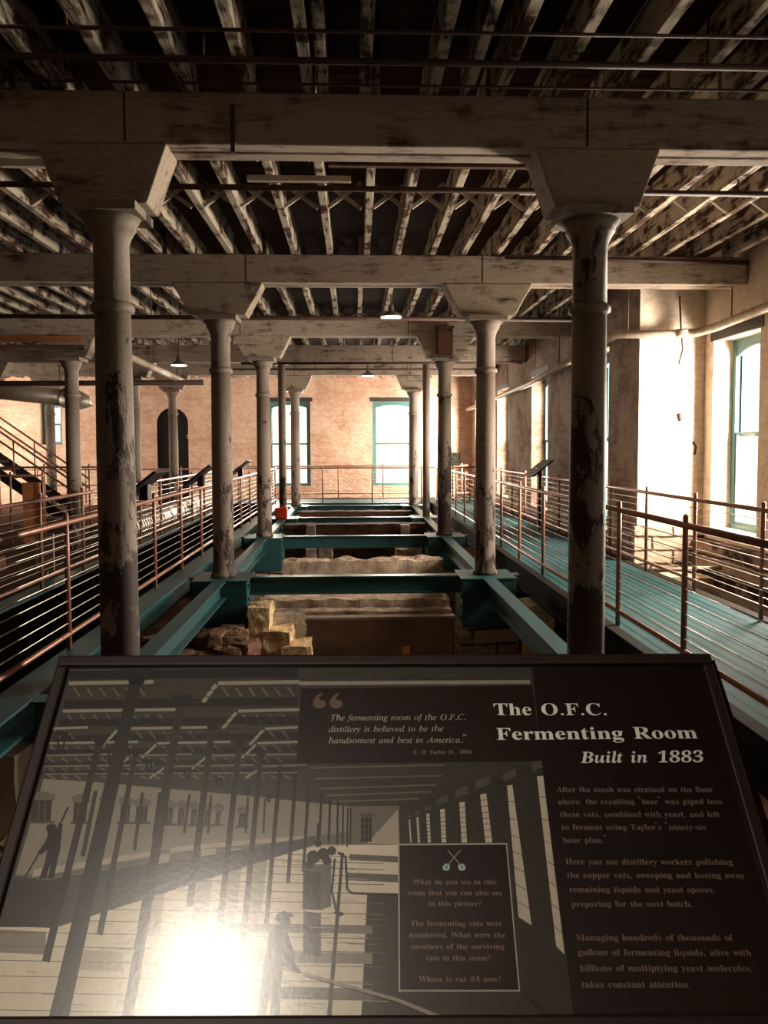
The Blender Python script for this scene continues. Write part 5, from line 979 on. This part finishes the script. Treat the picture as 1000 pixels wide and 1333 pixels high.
# lettering: glyph outlines (units of 1/200 em), one flat mesh per block of text
from mathutils.geometry import tessellate_polygon
def inside(p, lp):
    c = False
    for a, b in zip(lp, lp[1:] + lp[:1]):
        if (a.y > p.y) != (b.y > p.y) and p.x < (b.x-a.x)*(p.y-a.y)/(b.y-a.y) + a.x: c = not c
    return c
def letters(name, rows, ink, style, lay=18):
    vs = []; fs = []; z = .0006 + .00012*lay
    for text, p0, p1, size_px in rows:
        u0, v0 = sp(*p0); u1, v1 = sp(*p1); us, vs_ = sp(p0[0], p0[1] - size_px)
        adv = []; x = 0
        for ch in text:
            gl = GLYPHS.get(style + ch) or GLYPHS.get('b' + ch)
            adv.append((x, gl, .2 if style in 'iB' and ch.isdigit() else 0)); x += 50 if gl is None else gl[0]
        sx = (u1 - u0) / x; sy = (vs_ - v0) / 132.0; sl = (v1 - v0) / (u1 - u0)
        for x_, gl, sk in adv:
            if gl is None: continue
            loops = [[Vector((o_[i], o_[i+1], 0)) for i in range(0, len(o_), 2)] for o_ in gl[1:]]
            b = len(vs); tri = []; base = []; n_ = 0
            for lp in loops: base.append(n_); n_ += len(lp)
            par = [next((j for j in range(len(loops)) if j != i and inside(loops[i][0], loops[j])), None) for i in range(len(loops))]
            for i in range(len(loops)):          # an outer outline with its own holes; the dot of an i is an outline of its own
                if par[i] is not None: continue
                mem = [i] + [j for j in range(len(loops)) if par[j] == i]
                ids = [base[j] + q for j in mem for q in range(len(loops[j]))]
                tri += [tuple(ids[q] for q in t3) for t3 in tessellate_polygon([loops[j] for j in mem])]
            for lp in loops:
                for q in lp: vs.append((u0 + (x_ + q.x + sk*q.y)*sx, v0 + q.y*sy + sl*(x_*sx), z))
            for t3 in tri:
                p, q, r_ = (vs[b+i] for i in t3)
                ar = (q[0]-p[0])*(r_[1]-p[1]) - (r_[0]-p[0])*(q[1]-p[1])
                if abs(ar) > 1e-12: fs.append(tuple(b+i for i in (t3 if ar > 0 else t3[::-1])))
    me = bpy.data.meshes.new(name); me.from_pydata(vs, [], fs); me.materials.append(M['print'])
    at = me.color_attributes.new('ink', 'FLOAT_COLOR', 'CORNER')
    for q in at.data: q.color = (*ink, 1)
    o = bpy.data.objects.new(name, me); C.objects.link(o); o.parent = sign; return o
letters('title_lettering', [('The O.F.C.', (643,932), (792,932), 22), ('Fermenting Room', (646,964), (909,962), 22)], (.55,.60,.53), 'b')
letters('date_lettering', [('Built in 1883', (757,994), (916,993), 21)], (.50,.55,.48), 'B')
letters('quote_lettering', [('The fermenting room of the O.F.C.', (430,939), (607,938), 10.5), ('distillery is believed to be the', (428,954), (578,953), 10.5), ('handsomest and best in America.”', (427.6,968.5), (608,967.6), 10.5)], (.30,.28,.23), 'i')
letters('quote_source_lettering', [('E. H. Taylor Jr., 1885', (538,982.6), (614.6,982), 7)], (.15,.12,.09), 'b')
letters('quote_mark', [('“', (398,986), (449,985.5), 80)], (.085,.06,.045), 'b', 15)
BK = (.135,.09,.07)
letters('story_lettering', [('After the mash was strained on the floor',(725,1032),(928,1032),10),('above, the resulting “beer” was piped into',(726.5,1048),(940,1047.5),10),('these vats, combined with yeast, and left',(729,1064.3),(937,1064.3),10.2),('to ferment using Taylor’s “ninety-six',(731,1081),(919.6,1081),10.3),('hour plan.”',(733,1098),(790.6,1098),10.4),
    ('Here you see distillery workers polishing',(736,1126),(954,1126.5),10.8),('the copper vats, sweeping and hosing away',(738,1143.5),(969,1144),10.9),('remaining liquids and yeast spores,',(741,1162),(931,1162.7),11),('preparing for the next batch.',(743.5,1181),(901.6,1181),11.2),
    ('Managing hundreds of thousands of',(749.5,1225),(953.5,1225),11.6),('gallons of fermenting liquids, alive with',(752,1244),(978,1244.6),11.8),('billions of multiplying yeast molecules,',(754.6,1264.7),(979.6,1265),12),('takes constant attention.',(757,1286),(899.5,1286),12.2)], BK, 'b')
letters('question_lettering', [('What do you see in this',(537.6,1152),(647,1152),9.6),('room that you can also see',(530.6,1166),(654,1166),9.7),('in this picture?',(558,1180),(627,1180),9.8),('The fermenting vats were',(534.4,1206),(654,1206),10),('numbered. What were the',(532.6,1221),(658,1221),10.2),('numbers of the surviving',(535.4,1236),(656.6,1236),10.2),('vats in this room?',(554,1251),(639,1251),10.4),('Where is vat #4 now?',(545.4,1278.4),(653,1278.4),10.6)], (.15,.10,.075), 'b')
MB().box((-HW + FW, VB + FW, .0042), (HW - FW, -FW, .0046)).build('clear_cover', M['cover'], sign)
# legs of the sign standing on the near platform
MI = SM.inverted()
for u in (-.30, .30):
    top = SM @ Vector((u, VB*.55, -.02)); m_ = MB()
    foot = Vector((top.x, top.y + .02, -.012)); m_.bar(foot, top, .06, .04, up=(0,1,0)); m_.bar(SM @ Vector((u, -.06, -.03)), SM @ Vector((u, VB + .06, -.03)), .05, .02, up=tuple(SN))
    m_.box((foot.x - .09, foot.y - .07, -.012), (foot.x + .09, foot.y + .07, -.002))
    m_.v = [tuple(MI @ Vector(v)) for v in m_.v]; m_.build('leg', M['signframe'], sign)
